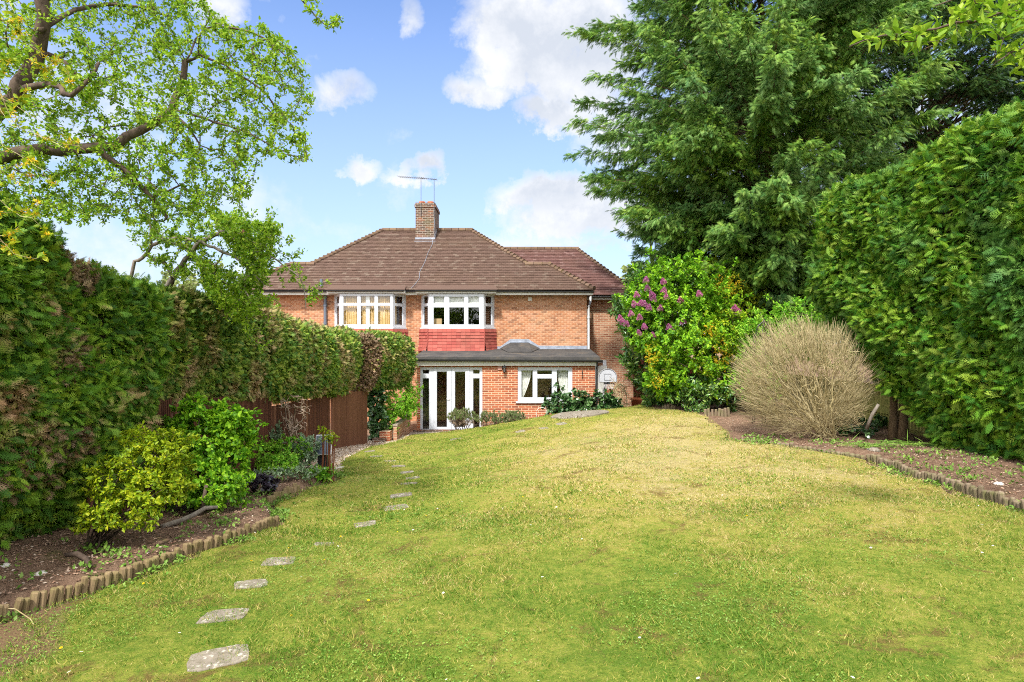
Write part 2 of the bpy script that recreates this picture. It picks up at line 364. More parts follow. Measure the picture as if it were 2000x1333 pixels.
def zlawn(x, y):
    x = np.asarray(x, float); y = np.asarray(y, float)
    return -1.95 - slope(x) * np.clip(y, -4, 20.5) + bump(x, y) * sstep(1, 3, y)
def zg(x, y):
    x = np.asarray(x, float); y = np.asarray(y, float)
    z = zlawn(x, y) - .03
    dl = xl(y) - x; dr = x - xr(y)
    left = sstep(.02, .14, dl) * (.13 + .03 * np.clip(dl, 0, 3)) * sstep(12.6, 11.5, y)
    right = sstep(.02, .14, dr) * (.13 + .02 * np.clip(dr, 0, 5)) * (1 - .95 * sstep(10.5, 12.5, y))
    rough = .02 * np.sin(x * 9.1 + 3 * np.sin(y * 4)) * np.sin(y * 7.7 + x * 2.1)
    z = z + (left + right) * (y < 20) + rough * ((dl > .15) | (dr > .15))
    pad = (y > 20.15) & (x > -3.42) & (x < 5.3)
    z = np.where(pad, -3.06, z)
    z = np.where((y > 20.15) & ~pad, np.minimum(z, -2.2), z)
    return z
def g1(x, y): return float(zg(x, y))

gx = np.unique(np.round(np.concatenate([np.linspace(-400, -20, 20), np.arange(-20, -7, .6), np.arange(-7, 9.6, .09), np.arange(10, 20, .8), np.linspace(22, 400, 20)]), 4))
gy = np.unique(np.round(np.concatenate([np.linspace(-300, -8, 16), np.arange(-8, 2, .8), np.arange(2, 22, .09), np.arange(22.4, 40, 1.2), np.linspace(42, 500, 20)]), 4))
def grid(name, X, Y, Z, mat):
    ny, nx = X.shape; V = np.stack([X, Y, Z], -1).reshape(-1, 3)
    i = (np.arange(ny - 1)[:, None] * nx + np.arange(nx - 1)[None, :]).ravel()
    T = np.concatenate([np.stack([i, i + 1, i + nx + 1], 1), np.stack([i, i + nx + 1, i + nx], 1)])
    return mk_tris(name, V, T, mat, smooth=True)
GX, GY = np.meshgrid(gx, gy)
tag(grid('ground', GX, GY, zg(GX, GY), M['soil']), kind='structure')
ly = np.arange(-4, 19.95, .1); u = np.linspace(0, 1, 110)
jl = .05 * np.sin(ly * 5.1) + .04 * np.sin(ly * 11.3 + 1); jr = .06 * np.sin(ly * 4.3) + .05 * np.sin(ly * 9.7)
LX = (xl(ly) + .12 + jl)[:, None] * (1 - u) + (xr(ly) - .14 + jr)[:, None] * u; LY = np.repeat(ly[:, None], 110, 1)
tag(grid('lawn', LX, LY, zlawn(LX, LY), M['lawn']), kind='structure')
py_ = np.arange(12.8, 20.1, .1); u = np.linspace(0, 1, 16)
PX = (xl(py_) - 1.2)[:, None] * (1 - u) + (xl(py_) + .2)[:, None] * u; PY = np.repeat(py_[:, None], 16, 1)
tag(grid('gravel_path', PX, PY, zg(PX, PY) + .022 + .10 * sstep(.6, 1.2, xl(PY) + .2 - PX), M['gravel']), kind='structure')
pv = MB(); pv.box(-3.38, 5.2, 20.2, 21.55, -3.2, -3.035)
tag(pv.build('patio', M['concrete']), kind='structure')

# ------------------------------------------------------------------ instancing into one mesh
def leaf_t(w=.5, fold=.12, droop=.12):
    v = [(0, 0, 0), (-.5 * w, .38, fold), (.5 * w, .38, fold), (-.36 * w, .75, fold * .5 - droop * .5), (.36 * w, .75, fold * .5 - droop * .5), (0, 1, -droop), (0, .5, 0)]
    return np.array(v, float), np.array([(0, 2, 6), (0, 6, 1), (1, 6, 3), (2, 4, 6), (3, 6, 5), (6, 4, 5)])
def leaf_s(w=.5, fold=.1):
    return np.array([(0, 0, 0), (.5 * w, .45, fold), (0, 1, 0), (-.5 * w, .45, fold)], float), np.array([(0, 1, 2), (0, 2, 3)])
def frond_t(pairs=4, w=.045, spread=.5, droop=.25, sub=1):
    """feathery conifer spray: axis, side branchlets, and branchlets of those"""
    V = []; T = []
    def spike(a, b, wd):
        a = np.array(a, float); b = np.array(b, float); d = b - a; s = np.array([d[1], -d[0], 0.]); s /= np.linalg.norm(s) + 1e-9
        k = len(V); V.extend([a + s * wd, a - s * wd, b]); T.append((k, k + 1, k + 2))
    spike((0, 0, 0), (0, 1, -droop), w)
    for i in range(pairs):
        t = .08 + .72 * i / pairs; L = (1 - t) * .62
        for s in (-1, 1):
            t2 = t + (.05 if s > 0 else 0); a = np.array((0, t2, -droop * t2 * t2)); b = np.array((s * spread * L * 1.25, t2 + L * .8, -droop * (t2 + L * .7) ** 2 - .10 * L)); spike(a, b, w)
            for q in range(sub):
                f = .35 + .3 * q; c = a + (b - a) * f
                for s2 in (-1, 1):
                    dd = np.array([s * spread * 1.25 * .8 + s2 * .42, .75 - s2 * s * .35, -.12]); spike(c, c + dd * L * .42, w * .8)
    return np.array(V), np.array(T)
def sprig_t():   # tuft of five leaves
    V = []; T = []
    lv, lt = leaf_s(.5)
    for k in range(5):
        a = 2.4 * k; tilt = .7; d = np.array([math.cos(a) * math.sin(tilt), math.cos(tilt), math.sin(a) * math.sin(tilt)])
        x = np.cross(d, (0.3, .2, 1.)); x /= np.linalg.norm(x); z = np.cross(x, d)
        Rm = np.stack([x, d, z], 1); b = len(V); V += list((lv * .62) @ Rm.T + d * .05 + (0, .12 * k, 0)); T += [(t + b) for t in lt]
    return np.array(V), np.array(T)

def inst(tmpl, pos, d, nrm, size):
    """copies of a template: y axis along d, z near nrm"""
    tv, tt = tmpl; n = len(pos)
    d = d / (np.linalg.norm(d, axis=1, keepdims=True) + 1e-9)
    x = np.cross(d, nrm); x /= np.linalg.norm(x, axis=1, keepdims=True) + 1e-9; z = np.cross(x, d)
    Rm = np.stack([x, d, z], 2) * np.asarray(size).reshape(-1, 1, 1)
    V = np.einsum('nij,kj->nki', Rm, tv) + pos[:, None, :]
    T = tt[None] + (np.arange(n) * len(tv))[:, None, None]
    return V.reshape(-1, 3), T.reshape(-1, 3), np.repeat(rng.random(n), len(tt))
def scatter(name, tmpl, pos, d, nrm, size, mat, parent=None, bias=None):
    V, T, r = inst(tmpl, pos, d, nrm, size)
    if bias is not None: r = np.clip(np.repeat(bias, len(tmpl[1])), 0, 1)
    return mk_tris(name, V, T, mat, parent, r)
def rdir(n): v = rng.normal(size=(n, 3)); return v / np.linalg.norm(v, axis=1, keepdims=True)

# ------------------------------------------------------------------ growing branches
class Tree:
    def __init__(s): s.pos = np.zeros((60000, 3)); s.par = np.full(60000, -1); s.n = 0; s.paths = []; s.minr = np.zeros(60000); s.tips = []
    def node(s, p, par, mr=0): s.pos[s.n] = p; s.par[s.n] = par; s.minr[s.n] = mr; s.n += 1; return s.n - 1
    def limb(s, pts, r0, r1, attach=False, step=.1, wob=.02):
        pts = [np.array(p, float) for p in pts]; par = -1
        if attach: par = s.nearest(pts[0]); 
        ids = [par] if par >= 0 else []
        # catmull resample
        P_ = [pts[0]] + pts + [pts[-1]]; out = []
        for i in range(1, len(P_) - 2):
            a, b, c, d = P_[i - 1:i + 3]; k = max(2, int(np.linalg.norm(c - b) / step))
            for q in range(k):
                t = q / k; out.append(.5 * ((2 * b) + (-a + c) * t + (2 * a - 5 * b + 4 * c - d) * t * t + (-a + 3 * b - 3 * c + d) * t ** 3))
        out.append(pts[-1]); m = len(out)
        for i, p in enumerate(out):
            par = s.node(p + rng.normal(size=3) * wob * (0 < i), par, r0 + (r1 - r0) * i / (m - 1)); ids.append(par)
        s.paths.append(ids); return ids
    def nearest(s, p): return int(np.argmin(((s.pos[:s.n] - p) ** 2).sum(1)))
    def grow(s, targets, step=.12, sag=0., bend=.25, maxlen=9, root_bias=0.):
        targets = np.asarray(targets); D = np.full(len(targets), 1e9); k0 = s.n
        for i in range(0, s.n, 400): D = np.minimum(D, ((targets[:, None] - s.pos[None, i:min(s.n, i + 400)]) ** 2).sum(-1).min(1))
        out = []
        for ti in np.argsort(D):
            t = targets[ti]
            if s.n > 59000: break
            j = s.nearest(t); a = s.pos[j]; L = np.linalg.norm(t - a)
            if L < .03 or L > maxlen: continue
            pj = s.par[j]; d0 = (a - s.pos[pj]) if pj >= 0 else np.array([0, 0, 1.]); d0 = d0 / (np.linalg.norm(d0) + 1e-9)
            c = a + (t - a) * .45 + d0 * L * bend + rng.normal(size=3) * L * .12 + np.array([0, 0, sag * L])
            k = max(2, int(L / step)); ids = [j]; par = j
            for q in range(1, k + 1):
                u_ = q / k; p = (1 - u_) ** 2 * a + 2 * u_ * (1 - u_) * c + u_ * u_ * t + rng.normal(size=3) * .015 * min(1, L) * (q < k)
                par = s.node(p, par); ids.append(par)
            s.paths.append(ids); out.append(ids)
        return out
    def radii(s, tip=.003, power=2.2, cap=.2):
        w = np.zeros(s.n); haschild = np.zeros(s.n, bool); pp = s.par[:s.n]; haschild[pp[pp >= 0]] = True
        w[~haschild] = tip ** power
        for i in range(s.n - 1, -1, -1):
            if s.par[i] >= 0: w[s.par[i]] += w[i]
        s.rad = np.minimum(cap, np.maximum(w ** (1 / power), s.minr[:s.n])); return s.rad
    def mesh(s, name, mat, parent, thick_sides=7, minr=0.):
        V = []; T = []; base = 0; Rn = []
        for ids in s.paths:
            p = s.pos[ids]; r = s.rad[ids].copy()
            if len(ids) > 1: r[0] = min(r[0], r[1] * 1.15)
            if r.max() < minr: continue
            n = thick_sides if r.max() > .02 else (4 if r.max() > .008 else 3)
            d = np.gradient(p, axis=0); d /= np.linalg.norm(d, axis=1, keepdims=True) + 1e-9
            ref = np.array([[.25, .93, .27]]) if abs((d @ np.array([.25, .93, .27])).mean()) < .8 else np.array([[.9, .1, .42]])
            u_ = np.cross(d, ref); u_ /= np.linalg.norm(u_, axis=1, keepdims=True) + 1e-9; w_ = np.cross(d, u_)
            a = np.arange(n) * 2 * math.pi / n
            ring = p[:, None] + r[:, None, None] * (np.cos(a)[None, :, None] * u_[:, None] + np.sin(a)[None, :, None] * w_[:, None])
            m = len(ids); i = np.arange(m - 1)[:, None] * n; k = np.arange(n)[None]; k2 = (k + 1) % n
            q = np.stack([i + k, i + k2, i + n + k2, i + n + k], -1).reshape(-1, 4) + base
            V.append(ring.reshape(-1, 3)); T.append(q[:, [0, 1, 2]]); T.append(q[:, [0, 2, 3]]); base += m * n
            Rn.append(np.full(len(q) * 2, rng.random()))
        return mk_tris(name, np.concatenate(V), np.concatenate(T), mat, parent, np.concatenate(Rn), smooth=True)
    def leaves(s, paths, per, spread=.03, frac=.6, gap=None):
        pos = []; d = []
        for ids in paths:
            p = s.pos[ids]; m = len(p); n_ = per if gap is None else max(3, int(len(ids) * gap))
            t = (1 - frac + frac * rng.random(n_) ** .8) * (m - 1); i = np.minimum(t.astype(int), m - 2); f = (t - i)[:, None]
            q = p[i] * (1 - f) + p[i + 1] * f; ax = p[i + 1] - p[i]; ax /= np.linalg.norm(ax, axis=1, keepdims=True) + 1e-9
            dd = ax * .5 + rdir(n_) * .9; pos.append(q + rdir(n_) * spread * rng.random((n_, 1))); d.append(dd)
        return np.concatenate(pos), np.concatenate(d)

def inpoly(x, y, poly):
    x = np.asarray(x); y = np.asarray(y); c = np.zeros(len(x), bool); n = len(poly); j = n - 1
    for i in range(n):
        xi, yi = poly[i]; xj, yj = poly[j]
        c ^= ((yi > y) != (yj > y)) & (x < (xj - xi) * (y - yi) / (yj - yi + 1e-12) + xi); j = i
    return c
def volume_pts(poly, n, y0, y1):
    """points of a crown: an outline at the tree's own distance, filled through its real depth"""
    poly = np.array(poly, float); lo, hi = poly.min(0), poly.max(0); out = []
    while len(out) < n:
        q = lo + rng.random((n * 3, 2)) * (hi - lo); q = q[inpoly(q[:, 0], q[:, 1], poly)]
        for a in q: out.append(P(a[0], a[1], y0 + rng.random() * (y1 - y0)))
    return np.array(out[:n])
def ell_pts(blobs, n, shell=.55):
    """points in ellipsoids, mostly towards the outside. blob = (centre, radii)"""
    w = np.array([r[0] * r[1] + r[0] * r[2] + r[1] * r[2] for c, r in blobs]); w = w / w.sum(); out = []
    for (c, r), k in zip(blobs, (w * n).astype(int) + 1):
        u_ = rdir(k) * (shell + (1 - shell) * rng.random((k, 1)) ** .6); u_ *= 1 + .12 * np.sin(u_[:, :1] * 7 + u_[:, 2:] * 6)
        out.append(np.array(c) + u_ * np.array(r))
    return np.concatenate(out)

def shrub(name, base, blobs, label, cat, leafmat, stemmat, ntar, per, size, tmpl=None, w=.5, nstem=6, group=None, tip=.003, up=.5, spread=.05,
          leafname='foliage', shell=.5, stem_len=.45, frac=.7, floor=True):
    base = np.array(base, float)
    o = empty(name, base, label, cat, group); t = Tree(); C = np.mean([b[0] for b in blobs], axis=0)
    for k in range(nstem):
        b = blobs[k % len(blobs)]; e = np.array(b[0]) + rdir(1)[0] * np.array(b[1]) * .45
        m_ = base + (e - base) * .5 + rng.normal(size=3) * .08 + np.array([0, 0, .1]) * np.linalg.norm(e - base)
        t.limb([base + rng.normal(size=3) * (.06, .06, .01), m_, base + (e - base) * (stem_len + .5)], .012, .005, wob=.008)
    tg = ell_pts(blobs, ntar, shell); bb_ = np.array([b[0] for b in blobs]); ex = ell_pts(blobs, max(3, ntar // 7), .9); ex = bb_[((ex[:, None] - bb_[None]) ** 2).sum(-1).argmin(1)] * -.3 + ex * 1.3; tg = np.concatenate([tg, ex])
    if floor: tg = tg[tg[:, 2] > zg(tg[:, 0], tg[:, 1]) + .05]
    paths = t.grow(tg, step=.1, sag=.05, bend=.2); t.radii(tip, 2.4, .05); t.mesh('branches', stemmat, o)
    pos, d = t.leaves(paths, per, spread, frac)
    if floor: pos[:, 2] = np.maximum(pos[:, 2], zg(pos[:, 0], pos[:, 1]) + .02)
    out = pos - C; out /= np.linalg.norm(out, axis=1, keepdims=True) + 1e-9
    nr = out * .6 + np.array([0, 0, up]) + rdir(len(pos)) * .55
    scatter(leafname, tmpl or leaf_s(w), pos, d + out * .3, nr, size * (.6 + .7 * rng.random(len(pos))), leafmat, o)
    return o

# ------------------------------------------------------------------ hedges
def hedge(name, stations, side, label, mat, nf, size, nends=(1, 1), core=.13, amp=.12, tm=None, droop=.25, dirmix=(.9, .25), dead=None, group=None, freq=1.):
    """stations: (Y, xface, zbot, ztop, undercut, thick). side=+1: face looks to -x"""
    st = [list(s) for s in stations]; ys = np.linspace(st[0][0], st[-1][0], 70)
    A = np.array(st); I = lambda k: np.interp(ys, A[:, 0], A[:, k])
    xf, zb, zt, uc, th = (I(k) for k in range(1, 6)); h = zt - zb
    m = 44; prof = []
    keys = [(0, 0), (.05, .0), (.0, 0), ]
    # control polygon in (in, z): front bottom -> front top -> back top -> back bottom
    def ctrl(i):
        H = h[i]; t = th[i]; u_ = uc[i]
        return np.array([(u_, 0), (u_ * .25 + .02, .22 * H), (0, .5 * H), (.04, .8 * H), (.18, .97 * H), (.4 * t, 1.0 * H), (.75 * t, .98 * H), (t - .02, .75 * H), (t, .4 * H), (t - u_, 0), (.5 * t, -.02 * H)])
    G = np.zeros((70, m, 3))
    for i in range(70):
        c = ctrl(i); c2 = np.vstack([c, c[:1]]); s = np.r_[0, np.cumsum(np.linalg.norm(np.diff(c2, axis=0), axis=1))]; q = np.linspace(0, s[-1], m, endpoint=False)
        xi = np.interp(q, s, c2[:, 0]); zi = np.interp(q, s, c2[:, 1])
        G[i, :, 0] = xf[i] + side * xi; G[i, :, 1] = ys[i]; G[i, :, 2] = zb[i] + zi
    for e, idx in ((nends[0], range(0, 6)), (nends[1], range(69, 63, -1))):   # rounded ends
        if e:
            for k, i in enumerate(idx):
                f = [.02, .45, .68, .82, .91, .97][k]; c = G[i].mean(0); G[i] = c + (G[i] - c) * np.array([f, 1, .4 + .6 * f])
    G[:, :, 0:3] = G[:, :, 0:3]
    ph = rng.random(12) * 6
    def disp(Pt):
        x, y, z = Pt[..., 0], Pt[..., 1], Pt[..., 2]; f = freq
        return (np.sin(y * 2.1 * f + z * 1.3 * f + ph[0]) + .8 * np.sin(z * 3.3 * f - y * 1.7 * f + ph[1]) + .6 * np.sin(y * 5.3 * f + ph[2] + 2 * np.sin(z * 3 * f)) + .5 * np.sin(z * 7.1 * f + y * 3.9 * f + ph[3]) + .4 * np.sin(x * 6 + y * 8 + ph[4])) / 3
    C = G.mean(1, keepdims=True); out = G - C; out[..., 1] = 0; out /= np.linalg.norm(out, axis=2, keepdims=True) + 1e-6
    H_ = G + out * (disp(G) * amp)[..., None]
    n0, n1 = 70, m
    i = (np.arange(n0 - 1)[:, None] * n1 + np.arange(n1)[None]); j = (np.arange(n0 - 1)[:, None] * n1 + (np.arange(n1)[None] + 1) % n1)
    T = np.concatenate([np.stack([i, i + n1, j + n1], -1).reshape(-1, 3), np.stack([i, j + n1, j], -1).reshape(-1, 3)])
    V = H_.reshape(-1, 3)
    o = empty(name, (float(xf.mean() + side * .5), float(ys.mean()), float(zb.min())), label, 'hedge', group)
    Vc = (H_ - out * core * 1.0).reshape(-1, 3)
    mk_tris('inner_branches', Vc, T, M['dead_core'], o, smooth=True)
    a, b, c = V[T[:, 0]], V[T[:, 1]], V[T[:, 2]]; nr = np.cross(b - a, c - a); ar = np.linalg.norm(nr, axis=1) / 2; nr /= np.linalg.norm(nr, axis=1, keepdims=True) + 1e-9
    cen = (a + b + c) / 3; o2 = cen - np.repeat(C.reshape(70, 3)[:, None], 1, 1)[np.clip((T[:, 0] // n1), 0, 69), 0]
    nr *= np.sign((nr * o2).sum(1, keepdims=True))
    wgt = ar * np.where(nr[:, 0] * side > .35, .35, 1.0)
    k = rng.choice(len(T), nf, p=wgt / wgt.sum()); u1 = np.sqrt(rng.random((nf, 1))); u2 = rng.random((nf, 1))
    pos = a[k] * (1 - u1) + b[k] * u1 * (1 - u2) + c[k] * u1 * u2; nn = nr[k]
    depth = rng.random((nf, 1)) ** 1.5 * (core * 1.25); pos = pos - nn * depth; pos = pos + nn * (rng.random((nf, 1)) < .06) * .07
    d = nn * dirmix[0] + np.array([0, 0, dirmix[1]]) + rdir(nf) * .75
    d[:, 2] = np.where(nn[:, 2] > .5, np.abs(d[:, 2]), d[:, 2])
    nz = np.array([0, 0, .55]) + nn * .9 + rdir(nf) * .55
    sz = size * (.55 + .8 * rng.random(nf))
    tm = tm or frond_t(4, .05, .5, droop)
    if dead is not None:
        msk = dead(pos)
        scatter('dead_foliage', tm, pos[msk], d[msk], nz[msk], sz[msk], M['hedge_dead'], o)
        pos, d, nz, sz = pos[~msk], d[~msk], nz[~msk], sz[~msk]
    VV, TT, RR, off = [], [], [], 0; pick = rng.integers(0, 3, len(pos)); sz = sz * (.75 + .5 * rng.random(len(pos)))
    for q, t_ in enumerate((tm, frond_t(3, .055, .85, droop * 1.6), frond_t(5, .035, .38, droop))):
        m_ = pick == q; V_, T_, r_ = inst(t_, pos[m_], d[m_], nz[m_], sz[m_] * (1, .8, 1.25)[q]); VV.append(V_); TT.append(T_ + off); RR.append(r_); off += len(V_)
    mk_tris('foliage', np.concatenate(VV), np.concatenate(TT), mat, o, np.concatenate(RR))
    return o

def ball(p, c, r): return (((p - np.array(c)) / np.array(r)) ** 2).sum(1) < 1 + .5 * np.sin(p[:, 1] * 9 + p[:, 2] * 7)
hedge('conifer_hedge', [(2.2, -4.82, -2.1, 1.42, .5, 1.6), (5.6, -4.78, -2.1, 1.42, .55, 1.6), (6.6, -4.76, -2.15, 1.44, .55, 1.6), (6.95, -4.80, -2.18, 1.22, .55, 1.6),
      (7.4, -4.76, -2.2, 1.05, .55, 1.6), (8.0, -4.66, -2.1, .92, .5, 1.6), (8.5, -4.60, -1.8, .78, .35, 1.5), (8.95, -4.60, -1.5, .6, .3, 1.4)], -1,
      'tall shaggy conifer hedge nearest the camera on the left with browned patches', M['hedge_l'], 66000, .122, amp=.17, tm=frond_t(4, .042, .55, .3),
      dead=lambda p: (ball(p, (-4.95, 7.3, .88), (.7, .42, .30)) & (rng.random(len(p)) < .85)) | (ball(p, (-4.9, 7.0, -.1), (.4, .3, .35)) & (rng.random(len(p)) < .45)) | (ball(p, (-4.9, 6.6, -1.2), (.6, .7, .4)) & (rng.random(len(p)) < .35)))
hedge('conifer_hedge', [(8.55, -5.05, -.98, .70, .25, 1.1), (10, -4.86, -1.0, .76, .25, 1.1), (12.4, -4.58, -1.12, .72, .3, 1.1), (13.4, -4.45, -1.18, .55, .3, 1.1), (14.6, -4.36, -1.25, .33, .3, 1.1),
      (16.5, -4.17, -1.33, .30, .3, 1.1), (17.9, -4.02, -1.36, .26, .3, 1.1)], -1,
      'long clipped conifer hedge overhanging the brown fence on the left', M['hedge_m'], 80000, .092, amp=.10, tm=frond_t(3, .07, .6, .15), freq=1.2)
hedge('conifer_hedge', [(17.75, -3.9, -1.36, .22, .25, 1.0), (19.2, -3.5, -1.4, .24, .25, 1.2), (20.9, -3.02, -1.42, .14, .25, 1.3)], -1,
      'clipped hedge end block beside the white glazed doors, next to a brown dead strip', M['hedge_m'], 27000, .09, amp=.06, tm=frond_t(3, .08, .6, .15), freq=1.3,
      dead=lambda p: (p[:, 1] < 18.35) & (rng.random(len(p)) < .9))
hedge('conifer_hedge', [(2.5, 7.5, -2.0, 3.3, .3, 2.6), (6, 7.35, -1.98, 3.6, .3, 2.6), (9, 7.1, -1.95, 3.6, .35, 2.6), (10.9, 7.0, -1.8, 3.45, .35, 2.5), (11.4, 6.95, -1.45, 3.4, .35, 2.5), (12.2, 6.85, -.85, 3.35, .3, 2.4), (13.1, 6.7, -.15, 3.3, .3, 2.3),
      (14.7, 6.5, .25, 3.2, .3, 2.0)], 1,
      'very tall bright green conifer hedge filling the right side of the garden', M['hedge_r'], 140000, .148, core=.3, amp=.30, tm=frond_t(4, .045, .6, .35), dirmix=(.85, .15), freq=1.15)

# ------------------------------------------------------------------ fences
def zfence(y): return g1(-4.9, y)
def slat_fence(name, pts, h, label, mat, pmat, pitch=.052, w=.036, post_every=1.83, sink=.15, topf=None):
    o = empty(name, (*pts[0], g1(*pts[0])), label, 'fence')
    for (a, b) in zip(pts[:-1], pts[1:]):
        a = np.array(a, float); b = np.array(b, float); L = np.linalg.norm(b - a); d = (b - a) / L; nrm = np.array([d[1], -d[0]])
        np_ = max(1, int(round(L / post_every)))
        for k in range(np_):
            s0, s1 = L * k / np_, L * (k + 1) / np_; mid = a + d * (s0 + s1) / 2; zb = g1(*mid) - sink; zt = (topf(*mid) if topf else zb + sink + h)
            mb = MB(); q = a + d * (s0 + .05)
            mb.obox((q[0], q[1], zb), (*(d * (s1 - s0 - .1)), 0), (*(-nrm * .012), 0), (0, 0, zt - zb - .03), .2)
            n_ = int((s1 - s0 - .1) / pitch)
            for i in range(n_):
                q = a + d * (s0 + .05 + i * pitch) + nrm * .002
                mb.obox((q[0], q[1], zb), (*(d * w), 0), (*(nrm * .018), 0), (0, 0, zt - zb + random.uniform(-.012, .008)))
            mb.build('fence_panel', mat, o)
            pb = MB(); q = a + d * (s0 - .045)
            pb.obox((q[0], q[1], zb), (*(d * .085), 0), (*(nrm * .05), 0), (0, 0, zt - zb + .01), .8); pb.build('post', pmat, o)
    return o
slat_fence('slatted_fence', [(-5.02, 7.6), (-4.86, 13.0), (-4.62, 16.3)], 1.42, 'dark brown fence of narrow upright slats under the left hedge', M['fence_brown'], M['fence_brown_pale'])
o = empty('fence_panel', (-4.3, 17.3, -2.8), 'flat lighter brown board panel at the house end of the slatted fence', 'fence')
a = np.array([-4.62, 16.36]); b = np.array([-4.14, 18.25]); d = (b - a) / np.linalg.norm(b - a); nn = np.array([d[1], -d[0]]); L = np.linalg.norm(b - a)
mb = MB(); nb = 13
for i in range(nb):
    q = a + d * L * i / nb + nn * (.004 * (i % 2)); mb.obox((q[0], q[1], -3.1), (*(d * (L / nb - .003)), 0), (*(nn * .018), 0), (0, 0, 3.1 - 1.37 - .03 * i / nb), .3 + .4 * random.random())
mb.build('boards', M['fence_brown_pale'], o)
mb = MB(); q = a - d * .04; mb.obox((q[0], q[1], -3.1), (*(d * .08), 0), (*(nn * .06), 0), (0, 0, 1.76), .9); mb.build('post', M['fence_brown_pale'], o)
# right fence
o = empty('picket_fence', (9.3, 10, -2), 'mossy green timber fence glimpsed between the bare bush and the right hedge', 'fence')
mb = MB()
for i in range(int(11 / .11)):
    mb.box(8.4, 8.425, 9 + i * .11, 9 + i * .11 + .075, -2.1, -1.0 + random.uniform(-.01, .01))
mb.build('slats', M['fence_green'], o)
for z0, z1 in ((-2.05, -1.84), (-1.62, -1.5), (-1.16, -1.06)):
    mb = MB(); mb.box(8.32, 8.397, 9, 20, z0, z1, .6); mb.build('rail', M['fence_green'], o)
o = empty('red_fence', (6.4, 26.6, -3), 'dark red timber fence panel in shade right of the house wall', 'fence')
mb = MB(); [mb.box(5.0 + i * .14, 5.13 + i * .14, 26.6, 26.63, -3.05, -.75) for i in range(20)]; mb.build('boards', M['fence_red'], o)

# ------------------------------------------------------------------ the house
H = empty('semi_detached_house', (-3.6, 24, -3.05), 'red brick semi-detached house with brown tiled hipped roof and white bay windows', 'house')
def wall(mb, A, B, z0, z1, holes, depth=.11):
    """wall face from A to B (plan), outward normal to the right of A->B; holes (s0,s1,z0,z1)"""
    A = np.array(A, float); B = np.array(B, float); L = np.linalg.norm(B - A); d = (B - A) / L; inn = np.array([-d[1], d[0]])
    S = sorted({0, L, *[h[0] for h in holes], *[h[1] for h in holes]}); Z = sorted({z0, z1, *[h[2] for h in holes], *[h[3] for h in holes]})
    pt = lambda s, z, q=0: (A[0] + d[0] * s + inn[0] * q, A[1] + d[1] * s + inn[1] * q, z)
    for s0, s1 in zip(S[:-1], S[1:]):
        for a, b in zip(Z[:-1], Z[1:]):
            if any(h[0] - 1e-6 <= s0 and s1 <= h[1] + 1e-6 and h[2] - 1e-6 <= a and b <= h[3] + 1e-6 for h in holes): continue
            mb.add([pt(s0, a), pt(s1, a), pt(s1, b), pt(s0, b)], [(0, 1, 2, 3)])
    for h in holes:
        a, b, c, e = h
        mb.add([pt(a, c), pt(a, c, depth), pt(a, e, depth), pt(a, e)], [(0, 1, 2, 3)]); mb.add([pt(b, c), pt(b, e), pt(b, e, depth), pt(b, c, depth)], [(0, 1, 2, 3)])
        mb.add([pt(a, e), pt(a, e, depth), pt(b, e, depth), pt(b, e)], [(0, 1, 2, 3)]); mb.add([pt(a, c), pt(b, c), pt(b, c, depth), pt(a, c, depth)], [(0, 1, 2, 3)])
YW, YE, YG = 24.0, 21.5, 26.0
BL = (-6.66, -3.98); BR = (-3.40, -.66)     # bay openings on the wall
zs, zh = .50, 1.72
mb = MB()
x0w = -10.0
wall(mb, (x0w, YW), (2.8, YW), -3.1, 1.86, [(BL[0] + .05 - x0w, BL[1] - .05 - x0w, zs, zh), (BR[0] + .05 - x0w, BR[1] - .05 - x0w, zs, zh)], .25)
wall(mb, (2.8, YW), (2.8, YG), -3.1, 1.86, []); wall(mb, (x0w, 32), (x0w, YW), -3.1, 1.86, []); wall(mb, (2.8, 32), (x0w, 32), -3.1, 1.86, [])
mb.build('wall', M['brick'], H)
tag(H.children[-1] if H.children else H)
mb = MB(); wall(mb, (2.8, YG), (4.93, YG), -3.1, 1.80, []); wall(mb, (4.93, YG), (4.93, 32), -3.1, 1.80, []); wall(mb, (4.93, 32), (2.8, 32), -3.1, 1.8, [])
mb.build('wing_wall', M['brick_pale'], H)
# rooms behind the glass
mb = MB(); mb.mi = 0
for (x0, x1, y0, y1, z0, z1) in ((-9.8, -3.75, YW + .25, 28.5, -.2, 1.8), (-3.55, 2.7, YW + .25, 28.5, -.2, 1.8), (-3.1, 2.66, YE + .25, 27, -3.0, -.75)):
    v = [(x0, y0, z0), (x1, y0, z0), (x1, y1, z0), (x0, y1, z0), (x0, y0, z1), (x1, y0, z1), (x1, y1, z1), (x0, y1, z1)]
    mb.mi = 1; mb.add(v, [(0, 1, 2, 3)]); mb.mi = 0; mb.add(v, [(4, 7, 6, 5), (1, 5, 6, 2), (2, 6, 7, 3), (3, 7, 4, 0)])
mb.build('rooms', [M['interior'], M['interior_floor']], H)

